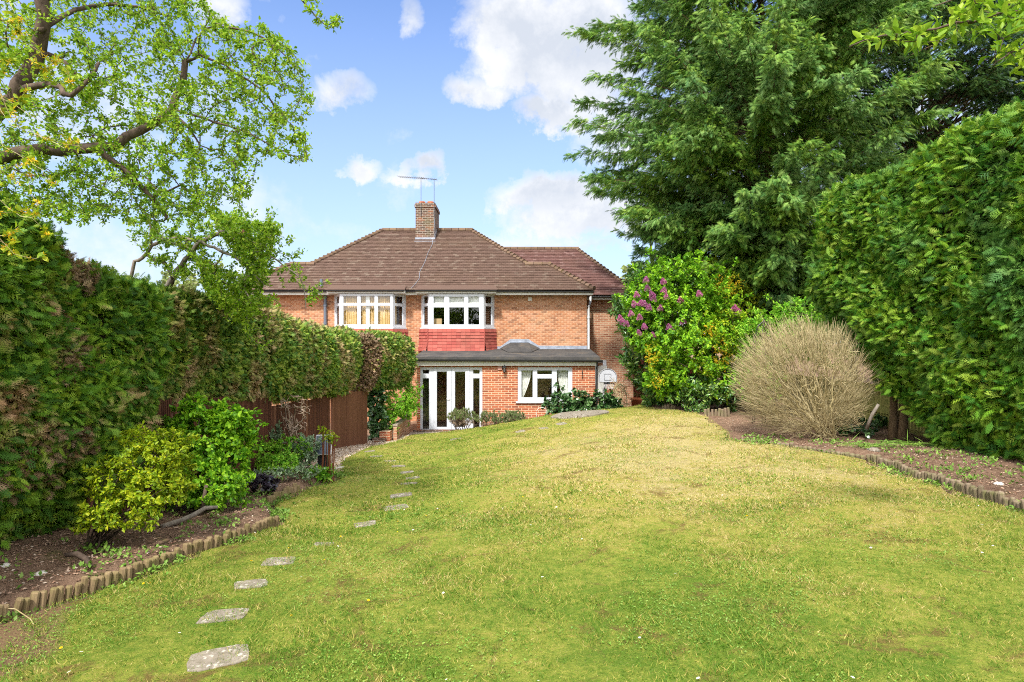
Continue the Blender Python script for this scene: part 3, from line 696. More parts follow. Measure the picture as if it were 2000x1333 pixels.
# roof ---------------------------------------------------------
def tile_plane(mb, A, U, S, L, gauge, xlim, tw=.165, thick=.02, seed=0):
    """A origin at eaves, U unit along eaves, S unit up the slope; xlim(t)->(u0,u1)"""
    A, U, S = (np.array(q, float) for q in (A, U, S)); nrm = np.cross(U, S); nrm /= np.linalg.norm(nrm)
    if nrm[2] < 0: nrm = -nrm
    n_ = int(L / gauge)
    for k in range(n_):
        t0, t1 = L * k / n_, L * (k + 1) / n_; u0, u1 = xlim(t0 / L); v0, v1 = xlim(t1 / L); u0, u1 = min(u0, v0), max(u1, v1)
        off = tw * .5 * (k % 2); m = math.floor((u0 - off) / tw)
        while m * tw + off < u1:
            a, b = max(u0, m * tw + off + .002), min(u1, (m + 1) * tw + off - .002); m += 1
            if b - a < .01: continue
            lf = thick + random.uniform(-.002, .004) + (random.random() < .03) * .01
            p0 = A + U * a + S * (t0 - .012); p1 = A + U * b + S * (t0 - .012); p2 = A + U * b + S * t1; p3 = A + U * a + S * t1; r = random.random() ** 1.0
            mb.add([p0 + nrm * lf, p1 + nrm * lf, p2 + nrm * .006, p3 + nrm * .006, p0, p1], [(0, 1, 2, 3), (4, 5, 1, 0)], r)
ez, ey, rz_, ry = 1.88, 23.52, 4.84, 28.0
Ls = math.hypot(rz_ - ez, ry - ey); S = (0, (ry - ey) / Ls, (rz_ - ez) / Ls)
LXe, RXe, LXr, RXr = -9.3, 2.08, -5.62, -1.82
def main_lim(t):
    a = LXe + (LXr - LXe) * t; b = RXe + (RXr - RXe) * t
    tb = .38
    if t < tb: b = max(b, 3.02 - (3.02 - 1.42) * t / tb); a = min(a, -10.3 + (10.3 - 8.72) * t / tb)
    return a, b
mb = MB(); mb.mi = 0
tile_plane(mb, (0, ey, ez), (1, 0, 0), S, Ls, .135, main_lim, .165, .026)
def rp(x, t, dz=0): return (x, ey + (ry - ey) * t, ez + (rz_ - ez) * t + dz)
by, bz = 32.5, 1.88
hipz = -.01
mb.add([rp(RXr, 1, hipz), rp(LXr, 1, hipz), (LXe, by, bz), (RXe, by, bz)], [(0, 1, 2, 3)], .4)
mb.add([rp(RXr, 1, hipz), (RXe, by, bz), rp(RXe, 0, hipz)], [(0, 1, 2)], .4); mb.add([rp(LXr, 1, hipz), rp(LXe, 0, hipz), (LXe, by, bz)], [(0, 1, 2)], .4)
for x_e, x_t, x_m in ((3.02, 1.42, .56), (-10.3, -8.72, -7.84)):
    mb.add([rp(x_e, 0, hipz), rp(x_t, .38, hipz), (x_t, 29, 3.0), (x_e, 30.8, 1.88)], [(0, 1, 2, 3)], .4); mb.add([rp(x_t, .38, hipz), rp(x_m, .38, hipz), (x_m, 29, 3.0), (x_t, 29, 3.0)], [(0, 1, 2, 3)], .4)
roof = mb.build('roof', M['tiles'], H)
mb = MB(); wS = 3.3; wz1 = 1.84 + .70 * wS; Lw = math.hypot(wS, .70 * wS)
tile_plane(mb, (0, 25.55, 1.84), (1, 0, 0), (0, wS / Lw, .70 * wS / Lw), Lw, .135, lambda t: (-1.2, 5.08 + (2.9 - 5.08) * t), .165, .026)
mb.add([(5.08, 25.55, 1.83), (2.9, 28.85, wz1), (2.9, 28.9, wz1), (5.08, 32.4, 1.83)], [(0, 1, 2, 3)], .4); mb.add([(-1.2, 28.85, wz1), (2.9, 28.85, wz1), (5.08, 32.4, 1.83), (-1.2, 32.4, 1.83)], [(0, 1, 2, 3)], .4)
mb.build('wing_roof', M['tiles_wing'], H)
def hipline(mb, A, B, pitch=.21, r=.085, lift=.02, saw=True):
    A = np.array(A, float); B = np.array(B, float); L = np.linalg.norm(B - A); n_ = int(L / pitch); d = (B - A) / L; up = np.array([0, 0, 1.])
    for k in range(n_):
        p = A + d * (L * k / n_) + up * (lift + (.035 if saw else .0)); q = A + d * (L * (k + 1) / n_ + .03) + up * (lift - (.01 if saw else .0))
        mb.tube([p - d * .0, q], [r * (1.12 if saw else 1), r * (.8 if saw else 1)], 8, True)
for pa, pb in ((rp(RXe - (RXe - RXr) * .38, .38), rp(RXr, 1)), (rp(3.02, 0), rp(1.42, .38)), (rp(LXe + (LXr - LXe) * .38, .38), rp(LXr, 1)), (rp(-10.3, 0), rp(-8.72, .38))):
    mb = MB(); hipline(mb, pa, pb); mb.build('hip_tiles', M['ridge'], roof)
for pa, pb in ((rp(LXr - .05, 1, .01), rp(RXr + .08, 1, .01)), (rp(.5, .38, .02), rp(1.5, .38, .02)), (rp(-8.75, .38, .02), rp(-7.8, .38, .02))):
    mb = MB(); hipline(mb, pa, pb, .3, .10, 0, False); mb.build('ridge_tiles', M['ridge'], roof)
wr = [c for c in H.children if c.name == 'wing_roof'][0]
mb = MB(); hipline(mb, (5.08, 25.55, 1.84), (2.9, 28.85, wz1), .24, .08, .01); hipline(mb, (-1.0, 28.85, wz1), (2.98, 28.85, wz1), .3, .10, 0, False); mb.build('ridge_tiles', M['ridge'], wr)

# soffits, fascias, gutters
mb = MB(); mb.box(-10.25, -6.75, 23.56, 23.6, 1.70, 1.84); mb.box(-6.75, -3.9, 23.30, 23.56, 1.735, 1.84); mb.box(-3.9, -3.5, 23.56, 23.6, 1.70, 1.84); mb.box(-3.5, -.58, 23.28, 23.56, 1.735, 1.84); mb.box(-.58, 2.95, 23.56, 23.6, 1.70, 1.84)
mb.box(-10.25, 2.95, 23.6, 24.02, 1.71, 1.74); mb.box(2.95, 2.99, 23.56, 25.6, 1.70, 1.84); mb.box(3.0, 5.03, 25.6, 25.64, 1.66, 1.80); mb.box(3.0, 5.03, 25.64, 26.02, 1.67, 1.70)
mb.build('fascia', M['fascia'], H)
def gutter(mb, A, B, r=.055):
    A = np.array(A, float); B = np.array(B, float); d = (B - A) / np.linalg.norm(B - A); s = np.cross(d, (0, 0, 1.)); V = []
    for e in (A, B):
        for rr in (r, r - .006):
            for k in range(9): a = math.pi + math.pi * k / 8; V.append(e + s * math.cos(a) * rr + np.array([0, 0, math.sin(a) * rr]))
    Fc = [(k, k + 1, 18 + k + 1, 18 + k) for k in range(8)] + [(9 + k + 1, 9 + k, 27 + k, 27 + k + 1) for k in range(8)] + [(0, 9, 27, 18)[::-1], (8, 17, 35, 26)] + [tuple(range(9)), tuple(range(18, 27))]
    mb.add(V, Fc)
mb = MB(); gutter(mb, (-10.25, 23.5, 1.845), (-6.72, 23.5, 1.845)); gutter(mb, (-6.72, 23.24, 1.85), (-3.92, 23.24, 1.85)); gutter(mb, (-3.92, 23.5, 1.845), (-3.52, 23.5, 1.845)); gutter(mb, (-3.52, 23.22, 1.85), (-.56, 23.22, 1.85)); gutter(mb, (-.56, 23.5, 1.845), (3.02, 23.5, 1.83)); mb.build('gutter', M['black_plastic'], H); mb = MB(); gutter(mb, (3.02, 25.54, 1.78), (5.08, 25.54, 1.78)); mb.build('gutter', M['black_plastic'], H)
mb = MB()     # skirt of tiles carried over the bays
for a, b in ((-6.78, -3.88), (-3.54, -.54)): mb.add([(a, 23.2, 1.865), (b, 23.2, 1.865), (b - .05, 23.75, 2.06), (a + .05, 23.75, 2.06)], [(0, 1, 2, 3)], .4)
mb.build('bay_roof', M['tiles'], H)

# glazing
def facet(fm, gl, A, B, z0, z1, cols, t=.06, inset=.025, name=None):
    A = np.array(A, float); B = np.array(B, float); L = np.linalg.norm(B - A); d = (B - A) / L; inn = np.array([-d[1], d[0]])
    H_ = z1 - z0; pb = lambda s0, s1, a, b, q=0., tt=t: fm.obox((*(A + d * s0 + inn * q), a), (*(d * (s1 - s0)), 0), (*(inn * tt), 0), (0, 0, b - a), .5)
    e = 0.
    for (s0, s1, rows) in cols:
        s0, s1 = s0 * L, s1 * L; pb(e, s0, z0, z1); e = s1; zc = z0
        for (a, b) in rows:
            a, b = z0 + a * H_, z0 + b * H_
            if a - zc > .001: pb(s0, s1, zc, a, .003)
            zc = b; q = A + d * s0 + inn * (inset + .01)
            q2 = q + d * (s1 - s0); gl.add([(*q, a), (*q2, a), (*q2, b), (*q, b)], [(0, 1, 2, 3)])
            for (u0, u1, w0, w1) in ((s0, s0 + .018, a, b), (s1 - .018, s1, a, b), (s0 + .018, s1 - .018, a, a + .018), (s0 + .018, s1 - .018, b - .018, b)): pb(u0, u1, w0, w1, .012, .03)   # glazing beads
        if z1 - zc > .001: pb(s0, s1, zc, z1, .003)
    pb(e, L, z0, z1)
def curtain(A, B, z0, z1, mat, parent, amp=.03, waves=14, gather=None, name='curtain'):
    A = np.array(A, float); B = np.array(B, float); n_ = waves * 6; nz = 10; L = np.linalg.norm(B - A); d = (B - A) / L; nr = np.array([-d[1], d[0]]); V = []
    for j in range(nz + 1):
        z = z1 + (z0 - z1) * j / nz; g = gather(j / nz) if gather else (0, 1)
        for i in range(n_ + 1):
            u_ = g[0] + (g[1] - g[0]) * i / n_; q = A + d * L * u_ + nr * amp * math.sin(i / n_ * waves * 2 * math.pi + .8 * math.sin(i * .31)) * (1 + .3 * math.sin(i * .17)); V.append((q[0], q[1], z))
    m_ = MB(); m_.add(V, [(j * (n_ + 1) + i, j * (n_ + 1) + i + 1, (j + 1) * (n_ + 1) + i + 1, (j + 1) * (n_ + 1) + i) for j in range(nz) for i in range(n_)], .5)
    return m_.build(name, mat, parent, True)
def bay(xw, wl, wr_, front, rows_front, side_rows, label):
    fm, gl = MB(), MB(); yf = 23.36; a, b = wl + .38, wr_ - .38
    facet(fm, gl, (wl, YW), (a, yf), zs, zh, [(.22, .82, side_rows)])
    facet(fm, gl, (a, yf), (b, yf), zs, zh, front)
    facet(fm, gl, (b, yf), (wr_, YW), zs, zh, [(.18, .80, side_rows)])
    fm.box(a - .03, b + .03, yf - .05, yf + .12, zs - .05, zs - .003, .5)
    for (p, q) in (((wl, YW), (a, yf)), ((b, yf), (wr_, YW))):
        p = np.array(p); q = np.array(q); dd = (q - p); L = np.linalg.norm(dd); dd /= L; ou = np.array([dd[1], -dd[0]]); s = p + ou * .05
        fm.obox((*s, zs - .05), (*(dd * L), 0), (*(-ou * .12), 0), (0, 0, .046), .5)
    fm.add([(wl, YW, zh + .003), (a, yf, zh + .003), (b, yf, zh + .003), (wr_, YW, zh + .003)], [(0, 1, 2, 3)], .5)
    o = fm.build('bay_window', M['upvc'], H); o['label'] = label
    g = gl.build('pane', M['glass'], o); return o, a, b, yf
rows3 = [(.07, .655), (.716, .955)]
w1, a, b, yf = bay(0, BL[0], BL[1], [(.055, .335, rows3), (.385, .665, rows3), (.712, .99 - .025, rows3)], rows3, rows3, 'white bay window with drawn tan curtains')
curtain((BL[0] + .35, 24.0), (a + .06, yf + .16), zs + .03, zh - .02, M['curtain_tan'], w1, .02, 5)
curtain((a + .06, yf + .17), (b - .06, yf + .17), zs + .03, zh - .02, M['curtain_tan'], w1, .03, 22)
curtain((b - .06, yf + .16), (BL[1] - .35, 24.0), zs + .03, zh - .02, M['curtain_tan'], w1, .02, 5)
mb = MB(); mb.box(-5.36, -5.22, yf + .10, yf + .12, zs + .03, zh - .02); mb.build('white_curtain_edge', M['curtain_white'], w1)
w2, a, b, yf = bay(0, BR[0], BR[1], [(.07, .285, [(.07, .61), (.71, .94)]), (.285 + .075, .285 + .075 + .29, [(.07, .61), (.72, .93)]), (.71, .93, [(.07, .61), (.71, .94)])], rows3, rows3, 'white bay window with grey blinds and dark garden reflections')
# first column top light added as its own opening row
fm, gl = MB(), MB()
for s0 in ():
    pass
mb = MB(); mb.box(a + .1, b - .1, yf + .14, yf + .15, zh - .38, zh - .02, .5); mb.build('blind', M['curtain_white'], w2)
mb = MB(); mb.box(a + .13, a + .42, yf + .3, yf + .5, zs + .04, zs + .33, .5); mb.build('box_on_sill', M['card'], w2)

# red hung tiles under bays
def hung(wl, wr_, z1, z0, label):
    mb = MB(); yf = 23.34; a, b = wl + .36, wr_ - .36; n_ = 7
    plan = [(wl - .06, YW), (a - .02, yf - .02), (b + .02, yf - .02), (wr_ + .06, YW)]
    for k in range(n_):
        za = z0 + (z1 - z0) * k / n_; zb = z0 + (z1 - z0) * (k + 1) / n_; fl = .05 * max(0, 1 - k / 2.5)
        for (p, q) in zip(plan[:-1], plan[1:]):
            p = np.array(p); q = np.array(q); L = np.linalg.norm(q - p); d = (q - p) / L; ou = np.array([d[1], -d[0]]); m_ = max(1, int(L / .165))
            for i in range(m_):
                s0 = L * i / m_; s1 = L * (i + 1) / m_ - .003; lo = ou * (.035 + fl + random.uniform(0, .004)); hi = ou * (.016 + fl * .7); dz = random.uniform(-.006, .006)
                P0, P1 = p + d * s0, p + d * s1
                mb.add([(*(P0 + lo), za + dz), (*(P1 + lo), za + dz), (*(P1 + hi), zb), (*(P0 + hi), zb), (*(P0 + hi * .5), za + dz), (*(P1 + hi * .5), za + dz)], [(0, 1, 2, 3), (4, 5, 1, 0)])
    for c in plan[1:3]:
        mb.tube([(c[0], c[1] - .03, z0), (c[0], c[1] - .03, z1)], .02, 6, r=1.)
    mb.add([(wl, YW - .01, z0), (a, yf, z0), (b, yf, z0), (wr_, YW - .01, z0), (wl, YW - .01, z1), (a, yf, z1), (b, yf, z1), (wr_, YW - .01, z1)], [(0, 1, 5, 4), (1, 2, 6, 5), (2, 3, 7, 6)], .2)
    mb.build('hung_tiles', M['tile_red'], H)
hung(BL[0], BL[1], zs - .055, -.45, ''); hung(BR[0], BR[1], zs - .055, -.36, '')

# chimney
ch = MB(); cx0, cx1, cy0, cy1 = -4.10, -3.28, 27.2, 28.75
ch.box(cx0, cx1, cy0, cy1, 3.9, 5.68); ch.box(cx0 - .04, cx1 + .04, cy0 - .04, cy1 + .04, 5.683, 5.80); ch.box(cx0 - .01, cx1 + .01, cy0 - .01, cy1 + .01, 5.803, 5.88)
chim = ch.build('chimney', M['brick_old'], H)
for x in (-3.86, -3.5):
    for y in ((27.5,) if x < -3.6 else (27.5, 28.3)):
        m_ = MB(); m_.lathe([(.14, 0), (.15, .02), (.13, .05), (.14, .10), (.10, .10), (.09, .0)], (x, y, 5.88), 12); m_.build('chimney_pot', M['terracotta'], chim, True)
mb = MB(); mb.box(cx0 - .015, cx1 + .015, cy0 - .02, cy0 - .003, 4.22, 4.40); mb.obox((cx1 + .003, cy0, 4.25), (.012, 0, 0), (0, .8, .53), (0, 0, .17)); mb.box(cx0 - .02, cx1 + .05, 27.0, 27.2, 4.20, 4.225)
mb.build('lead_flashing', M['lead'], chim)
# aerials and cable
def aerial(x, y, z0, z1, tip, ln, label):
    o = empty('tv_aerial', (x, y, z0), label, 'aerial', 'aerials on the chimney'); mb = MB(); mb.tube([(x, y, z0), (x, y, z1)], .014, 6); mb.build('mast', M['metal'], o)
    mb = MB(); e = (x + tip, y - .3, z1 - .03); mb.tube([(x + .12, y + .1, z1), e], .009, 5)
    for k in range(ln):
        f = k / (ln - 1); p = np.array([x + .08, y + .06, z1]) * (1 - f) + np.array(e) * f; L_ = .14 + .06 * f; mb.tube([p + (-.06, -L_, .0), p + (.06, L_, .0)], .006, 4)
        if f < .35: mb.tube([p + (0, 0, -.06), p + (0, 0, .06)], .006, 4)
    mb.build('boom', M['metal'], o)
aerial(-3.86, 27.15, 5.3, 6.92, -.88, 13, 'longer dark television aerial on the left of the chimney'); aerial(-3.30, 27.12, 4.5, 6.86, -.52, 8, 'slim pale television aerial strapped to the right chimney corner')
mb = MB(); pts = [(-3.29, 27.1, 5.2), (-3.25, 27.08, 4.55), (-3.35, 26.9, 4.2), rp(-3.32, .72, .05), rp(-3.42, .55, .05), rp(-3.45, .4, .05), rp(-3.55, .25, .05), rp(-3.5, .15, .05), rp(-3.62, .05, .05), (-3.70, 23.44, 1.93)]
mb.tube(pts, .007, 5); mb.build('aerial_cable', M['lead'], H)
# pipes
mb = MB(); x = (635 - 1000) / F * 23.9; mb.tube([(x, 23.9, -2.9), (x, 23.9, 1.9), (x - .1, 23.75, 2.05), (x - .1, 23.75, 2.3)], .055, 10)
mb.tube([(x, 23.9, .62), (x, 23.9, .7)], .068, 10); mb.tube([(x, 23.9, 1.3), (x, 23.9, 1.38)], .068, 10); mb.build('soil_pipe', M['grey_pipe'], H)
mb = MB(); mb.tube([(3.12, 25.45, 2.05), (3.12, 25.45, 1.70), (3.08, 25.2, 1.55), (2.88, 23.95, 1.30), (2.86, 23.88, 1.18), (2.86, 23.88, -.34)], .045, 10); mb.tube([(2.86, 23.88, .85), (2.86, 23.88, .92)], .056, 10)
mb.build('downpipe', M['pale_pipe'], H)
mb = MB(); mb.box(.60, .74, YW - .05, YW - .004, 1.50, 1.64); mb.build('alarm_box', M['fascia'], H)

# extension
mb = MB(); DX0, DX1, DZ0, DZ1 = -3.085, -.995, -3.02, -.87; WX0, WX1, WZ0, WZ1 = .19, 2.03, -2.02, -.875
wall(mb, (-3.2, YE), (2.79, YE), -3.1, -.70, [(DX0 + 3.2, DX1 + 3.2, DZ0, DZ1), (WX0 + 3.2, WX1 + 3.2, WZ0, WZ1)], .12)
wall(mb, (2.79, YE), (2.79, YW), -3.1, -.70, []); wall(mb, (-3.2, YW), (-3.2, YE), -3.1, -.70, [])
ext = mb.build('extension_wall', M['brick_red'], H); ext['label'] = 'redder brick single-storey extension wall'
mb = MB()
mb.add([(-3.25, 21.28, -.53), (2.92, 21.28, -.53), (2.92, 24, -.29), (-3.25, 24, -.29), (-3.25, 21.28, -.66), (2.92, 21.28, -.66), (2.92, 24, -.66), (-3.25, 24, -.66)], [(0, 1, 2, 3), (4, 5, 1, 0), (5, 6, 2, 1), (7, 4, 0, 3), (7, 6, 5, 4)])
hx0, hx1 = -.45, 1.05
mb.add([(hx0, 23.995, -.27), (hx0 + .38, 23.995, -.05), (hx1 - .42, 23.995, -.05), (hx1, 23.995, -.27), (hx0 + .3, 22.7, -.385), (hx1 - .35, 22.7, -.385)], [(0, 4, 1), (1, 4, 5, 2), (2, 5, 3)])
mb.build('flat_roof', M['felt'], H)
mb = MB(); prof = [(-.62, -.33), (-.45, -.33), (-.40, -.31), (-.06, -.06), (.62, -.06), (1.0, -.30), (2.8, -.31)]
for (xa, za), (xb, zb) in zip(prof[:-1], prof[1:]):
    mb.obox((xa, YW - .03, za), (xb - xa, 0, zb - za), (0, .027, 0), (0, 0, .13)); mb.obox((xa, YW - .10, za + .003), (xb - xa, 0, zb - za), (0, .08, .0), (0, 0, .012))
mb.build('roof_flashing', M['lead'], H)
mb = MB(); mb.box(-3.22, 2.80, 21.38, 21.42, -.845 + .02, -.67); mb.box(-3.22, 2.80, 21.42, 21.51, -.72, -.70); mb.box(2.80, 2.84, 21.38, 23.9, -.825, -.67); mb.build('extension_fascia', M['fascia'], H)
mb = MB(); gutter(mb, (-3.24, 21.30, -.60), (3.02, 21.30, -.63), .075); mb.tube([(2.84, 21.34, -.66), (2.84, 21.40, -.86), (2.84, 21.46, -.95), (2.84, 21.46, -3.0)], .036, 8); mb.build('extension_gutter', M['black_plastic'], H)

def pxs(px, Y=YE): return (px - 1000) / F * Y
def pzs(py, Y=YE): return -(py - 666.5) / F * Y
yd = YE + .045
# door set: frame with side lights, then two glazed leaves
fm, gl = MB(), MB()
HT = DZ1 - DZ0; zf = lambda py: (pzs(py) - DZ0) / HT
def frac(px): return (pxs(px) - DX0) / (DX1 - DX0)
sideL = [(.02, zf(738.5)), (zf(731.5), zf(722))]
facet(fm, gl, (DX0, yd), (pxs(846), yd), DZ0, DZ1, [((pxs(824) - DX0) / (pxs(846) - DX0), (pxs(838.5) - DX0) / (pxs(846) - DX0), sideL)], t=.07)
xr0 = pxs(917); gl2 = MB(); facet(fm, gl2, (xr0, yd), (DX1, yd), DZ0, DZ1, [((pxs(923) - xr0) / (DX1 - xr0), (pxs(937.5) - xr0) / (DX1 - xr0), sideL)], t=.07)
fm.box(pxs(846), xr0, yd, yd + .07, DZ1 - .045, DZ1, .5); fm.box(pxs(846), xr0, yd, yd + .07, DZ0, DZ0 + .03, .5)
fr = fm.build('door_frame', M['upvc'], H); gl.build('side_light', M['glass'], fr); gl2.build('side_light', M['glass'], fr)
for (xa, xb, ga, gb, hs) in ((pxs(846) + .003, pxs(881.3), 852, 873.5, 1), (pxs(881.7), xr0 - .003, 887.5, 909.5, -1)):
    fm, gl = MB(), MB(); z0, z1 = DZ0 + .034, DZ1 - .049
    facet(fm, gl, (xa, yd - .012), (xb, yd - .012), z0, z1, [((pxs(ga) - xa) / (xb - xa), (pxs(gb) - xa) / (xb - xa), [(.035, .955)])], t=.06)
    dr = fm.build('glazed_door', M['upvc'], H); gl.build('door_glass', M['glass'], dr)
    hx = (xb - .05) if hs > 0 else (xa + .05)
    if hs > 0:
        mb = MB(); mb.box(hx - .015, hx + .015, yd - .024, yd - .013, -2.12, -1.9); mb.tube([(hx, yd - .02, -1.95), (hx, yd - .06, -1.95), (hx - .11, yd - .06, -1.945)], .01, 6); mb.build('door_handle', M['pale_pipe'], dr)
mb = MB(); mb.box(-3.3, -.95, 21.33, 21.5, -3.034, -2.97); mb.build('brick_doorstep', M['brick_old'], H)
# window
fm, gl = MB(), MB(); yw = YE + .04; fx = lambda px: (pxs(px) - WX0) / (WX1 - WX0); HTw = WZ1 - WZ0; fz = lambda py: (pzs(py) - WZ0) / HTw
facet(fm, gl, (WX0, yw), (WX1, yw), WZ0, WZ1, [(fx(1017.5), fx(1041.5), [(fz(778), fz(723))]), (fx(1048.5), fx(1079), [(fz(778), fz(739)), (fz(732.5), fz(723))]), (fx(1087), fx(1111), [(fz(778), fz(723))])], t=.06)
fm.box(WX0 - .06, WX1 + .06, YE - .07, YE + .05, WZ0 - .06, WZ0 - .002, .5)
wn = fm.build('kitchen_window', M['upvc'], H); gl.build('pane', M['glass'], wn)
curtain((WX0 + .08, yw + .18), (WX0 + .5, yw + .18), WZ0 + .05, WZ1 - .05, M['curtain_white'], wn, .02, 6, gather=lambda t: (0, .95 - .75 * t ** 1.6))
curtain((WX1 - .52, yw + .18), (WX1 - .08, yw + .18), WZ0 + .05, WZ1 - .05, M['curtain_white'], wn, .02, 6, gather=lambda t: (.05 + .45 * t ** 1.6, 1))
# wing patio door with looped drape
mb = MB(); gl = MB(); facet(mb, gl, (2.95, YG - .045), (pxs(1184, YG), YG - .045), -3.05, -.78, [(.06, .86, [(.03, .97)])], t=.045)
sd = mb.build('side_door', M['upvc'], H); sd['label'] = 'white side door with a pale drape tied back'; gl.build('door_glass', M['glass'], sd)
curtain((3.3, YG - .10), (3.86, YG - .10), -2.3, -1.0, M['curtain_white'], sd, .03, 7, gather=lambda t: (.0 + .28 * t ** 1.4, 1 - .42 * t ** 1.2), name='drape')
# lantern + plaque
o = empty('wall_lantern', (pxs(985), YE - .1, pzs(718)), 'small black coach lantern on the extension brick wall', 'lamp')
lx, ly_, lz = pxs(985), YE - .13, pzs(722)
mb = MB(); mb.lathe([(.0, .17), (.012, .16), (.02, .12), (.075, .075), (.078, .06), (.06, .06)], (lx, ly_, lz), 8); mb.lathe([(.04, -.09), (.045, -.075), (.02, -.1), (0, -.13)], (lx, ly_, lz), 8)
for k in range(6):
    a_ = k * math.pi / 3; mb.tube([(lx + .06 * math.cos(a_), ly_ + .06 * math.sin(a_), lz + .065), (lx + .042 * math.cos(a_), ly_ + .042 * math.sin(a_), lz - .08)], .005, 4)
mb.tube([(lx, YE - .003, lz + .05), (lx, YE - .08, lz + .14), (lx, ly_, lz + .13)], .01, 5); mb.tube([(lx, YE - .02, lz - .02), (lx, YE - .003, lz - .02)], .045, 10); mb.build('lantern_body', M['black_iron'], o)
mb = MB(); mb.lathe([(.055, .06), (.038, -.08)], (lx, ly_, lz), 6); mb.build('lantern_glass', M['glass'], o)
mb = MB(); mb.box(pxs(972), pxs(980.5), YE - .04, YE - .003, pzs(723), pzs(713), .5); tag(mb.build('junction_box', plain('terracotta_plastic', (.42, .22, .17), .6), None, bevel=.006), 'small pinkish square box on the wall beside the lantern', 'box')
o = empty('wall_hook', (pxs(1137), YE - .05, pzs(732)), 'narrow black iron hook on the brick right of the ground floor window', 'hook')
mb = MB(); hx, hz = pxs(1137), pzs(740); mb.tube([(hx, YE - .01, hz), (hx, YE - .01, hz + .28)], .012, 6); mb.tube([(hx, YE - .02, hz + .26), (hx, YE - .1, hz + .28), (hx, YE - .14, hz + .22), (hx, YE - .1, hz + .16)], .009, 6); mb.tube([(hx, YE - .02, hz + .04), (hx, YE - .08, hz + .12)], .008, 6); mb.build('iron_bracket', M['black_iron'], o)
# basketball hoop
bx, byy, bz_ = pxs(1187, 25.0), 25.0, pzs(737, 25.0)
o = empty('basketball_hoop', (bx, 25.2, -3.03), 'basketball hoop with white rounded backboard and red and white net', 'basketball hoop')
mb = MB(); n_ = 16; w_, h0 = .36, -.21; V = []
prof = [(w_ * .98, h0), (w_, -.05)] + [(w_ * math.cos(a_), .0 + .33 * math.sin(a_)) for a_ in np.linspace(0, math.pi, n_)] + [(-w_, -.05), (-w_ * .98, h0)]
for y_ in (byy, byy + .03): V += [(bx + a_, y_, bz_ + b_) for a_, b_ in prof]
k = len(prof); mb.add(V, [tuple(range(k))[::-1] if False else tuple(range(k)), tuple(range(k, 2 * k))[::-1]] + [(i, k + i, k + (i + 1) % k, (i + 1) % k) for i in range(k)], .5); mb.build('backboard', M['upvc'], o)
mb = MB(); pr = [(bx + a_ * .93, byy - .006, bz_ + b_ * .93) for a_, b_ in prof]; mb.tube(pr + [pr[0]], .008, 4); sq = [(bx - .13, byy - .006, bz_ - .12), (bx + .13, byy - .006, bz_ - .12), (bx + .13, byy - .006, bz_ + .12), (bx - .13, byy - .006, bz_ + .12)]; mb.tube(sq + [sq[0]], .008, 4); mb.build('board_markings', M['black_iron'], o)
mb = MB(); cr = [(bx + .02 + .2 * math.cos(a_), byy - .24 + .2 * math.sin(a_), bz_ - .24) for a_ in np.linspace(0, 2 * math.pi, 17)]; mb.tube(cr, .012, 5); mb.box(bx - .05, bx + .09, byy - .05, byy, bz_ - .27, bz_ - .20); mb.build('rim', M['black_iron'], o)
for nm, mt, f0, f1 in (('net', M['net'], 0, .5), ('red_net', M['net_red'], .5, 1)):
    mb = MB()
    for k in range(10):
        for s in (-1, 1):
            pts = []
            for q in np.linspace(f0, f1, 4): a_ = 2 * math.pi * (k + s * q * 1.2) / 10; rr = .2 - .08 * q; pts.append((bx + .02 + rr * math.cos(a_), byy - .24 + rr * math.sin(a_), bz_ - .25 - .42 * q))
            mb.tube(pts, .008, 3)
    mb.build(nm, mt, o)
mb = MB(); mb.tube([(bx - .06, byy + .35, -3.03), (bx - .06, byy + .35, bz_ - .1), (bx - .02, byy + .04, bz_)], .03, 8); mb.build('pole', M['black_iron'], o)
mb = MB(); mb.box(bx - .4, bx + .3, byy + .15, byy + .75, -3.034, -2.9); mb.build('base', M['black_plastic'], o, bevel=.03)

# ------------------------------------------------------------------ low walls by the patio
o = empty('garden_wall', (-3.5, 20.2, -3), 'low brick wall beside the sunken patio left of the doors', 'wall')
mb = MB(); mb.box(-3.52, -3.40, 18.9, 21.45, -3.1, -2.52); mb.build('brickwork', M['brick_pale'], o); mb = MB(); mb.box(-3.54, -3.38, 18.88, 21.45, -2.517, -2.46); mb.build('coping', M['concrete'], o)
o = empty('brick_pier', (-3.75, 18.6, -3), 'short brick pier beside the gravel path', 'wall')
mb = MB(); px_, pyy = pxs(752, 18.6), 18.6; gz = g1(px_, pyy); mb.box(px_ - .16, px_ + .14, pyy, pyy + .3, gz - .3, gz + .34); mb.build('brickwork', M['brick_red'], o); mb = MB(); mb.box(px_ - .32, px_ + .04, pyy - .22, pyy - .003, gz - .3, gz + .16); mb.build('step', M['brick_old'], o)

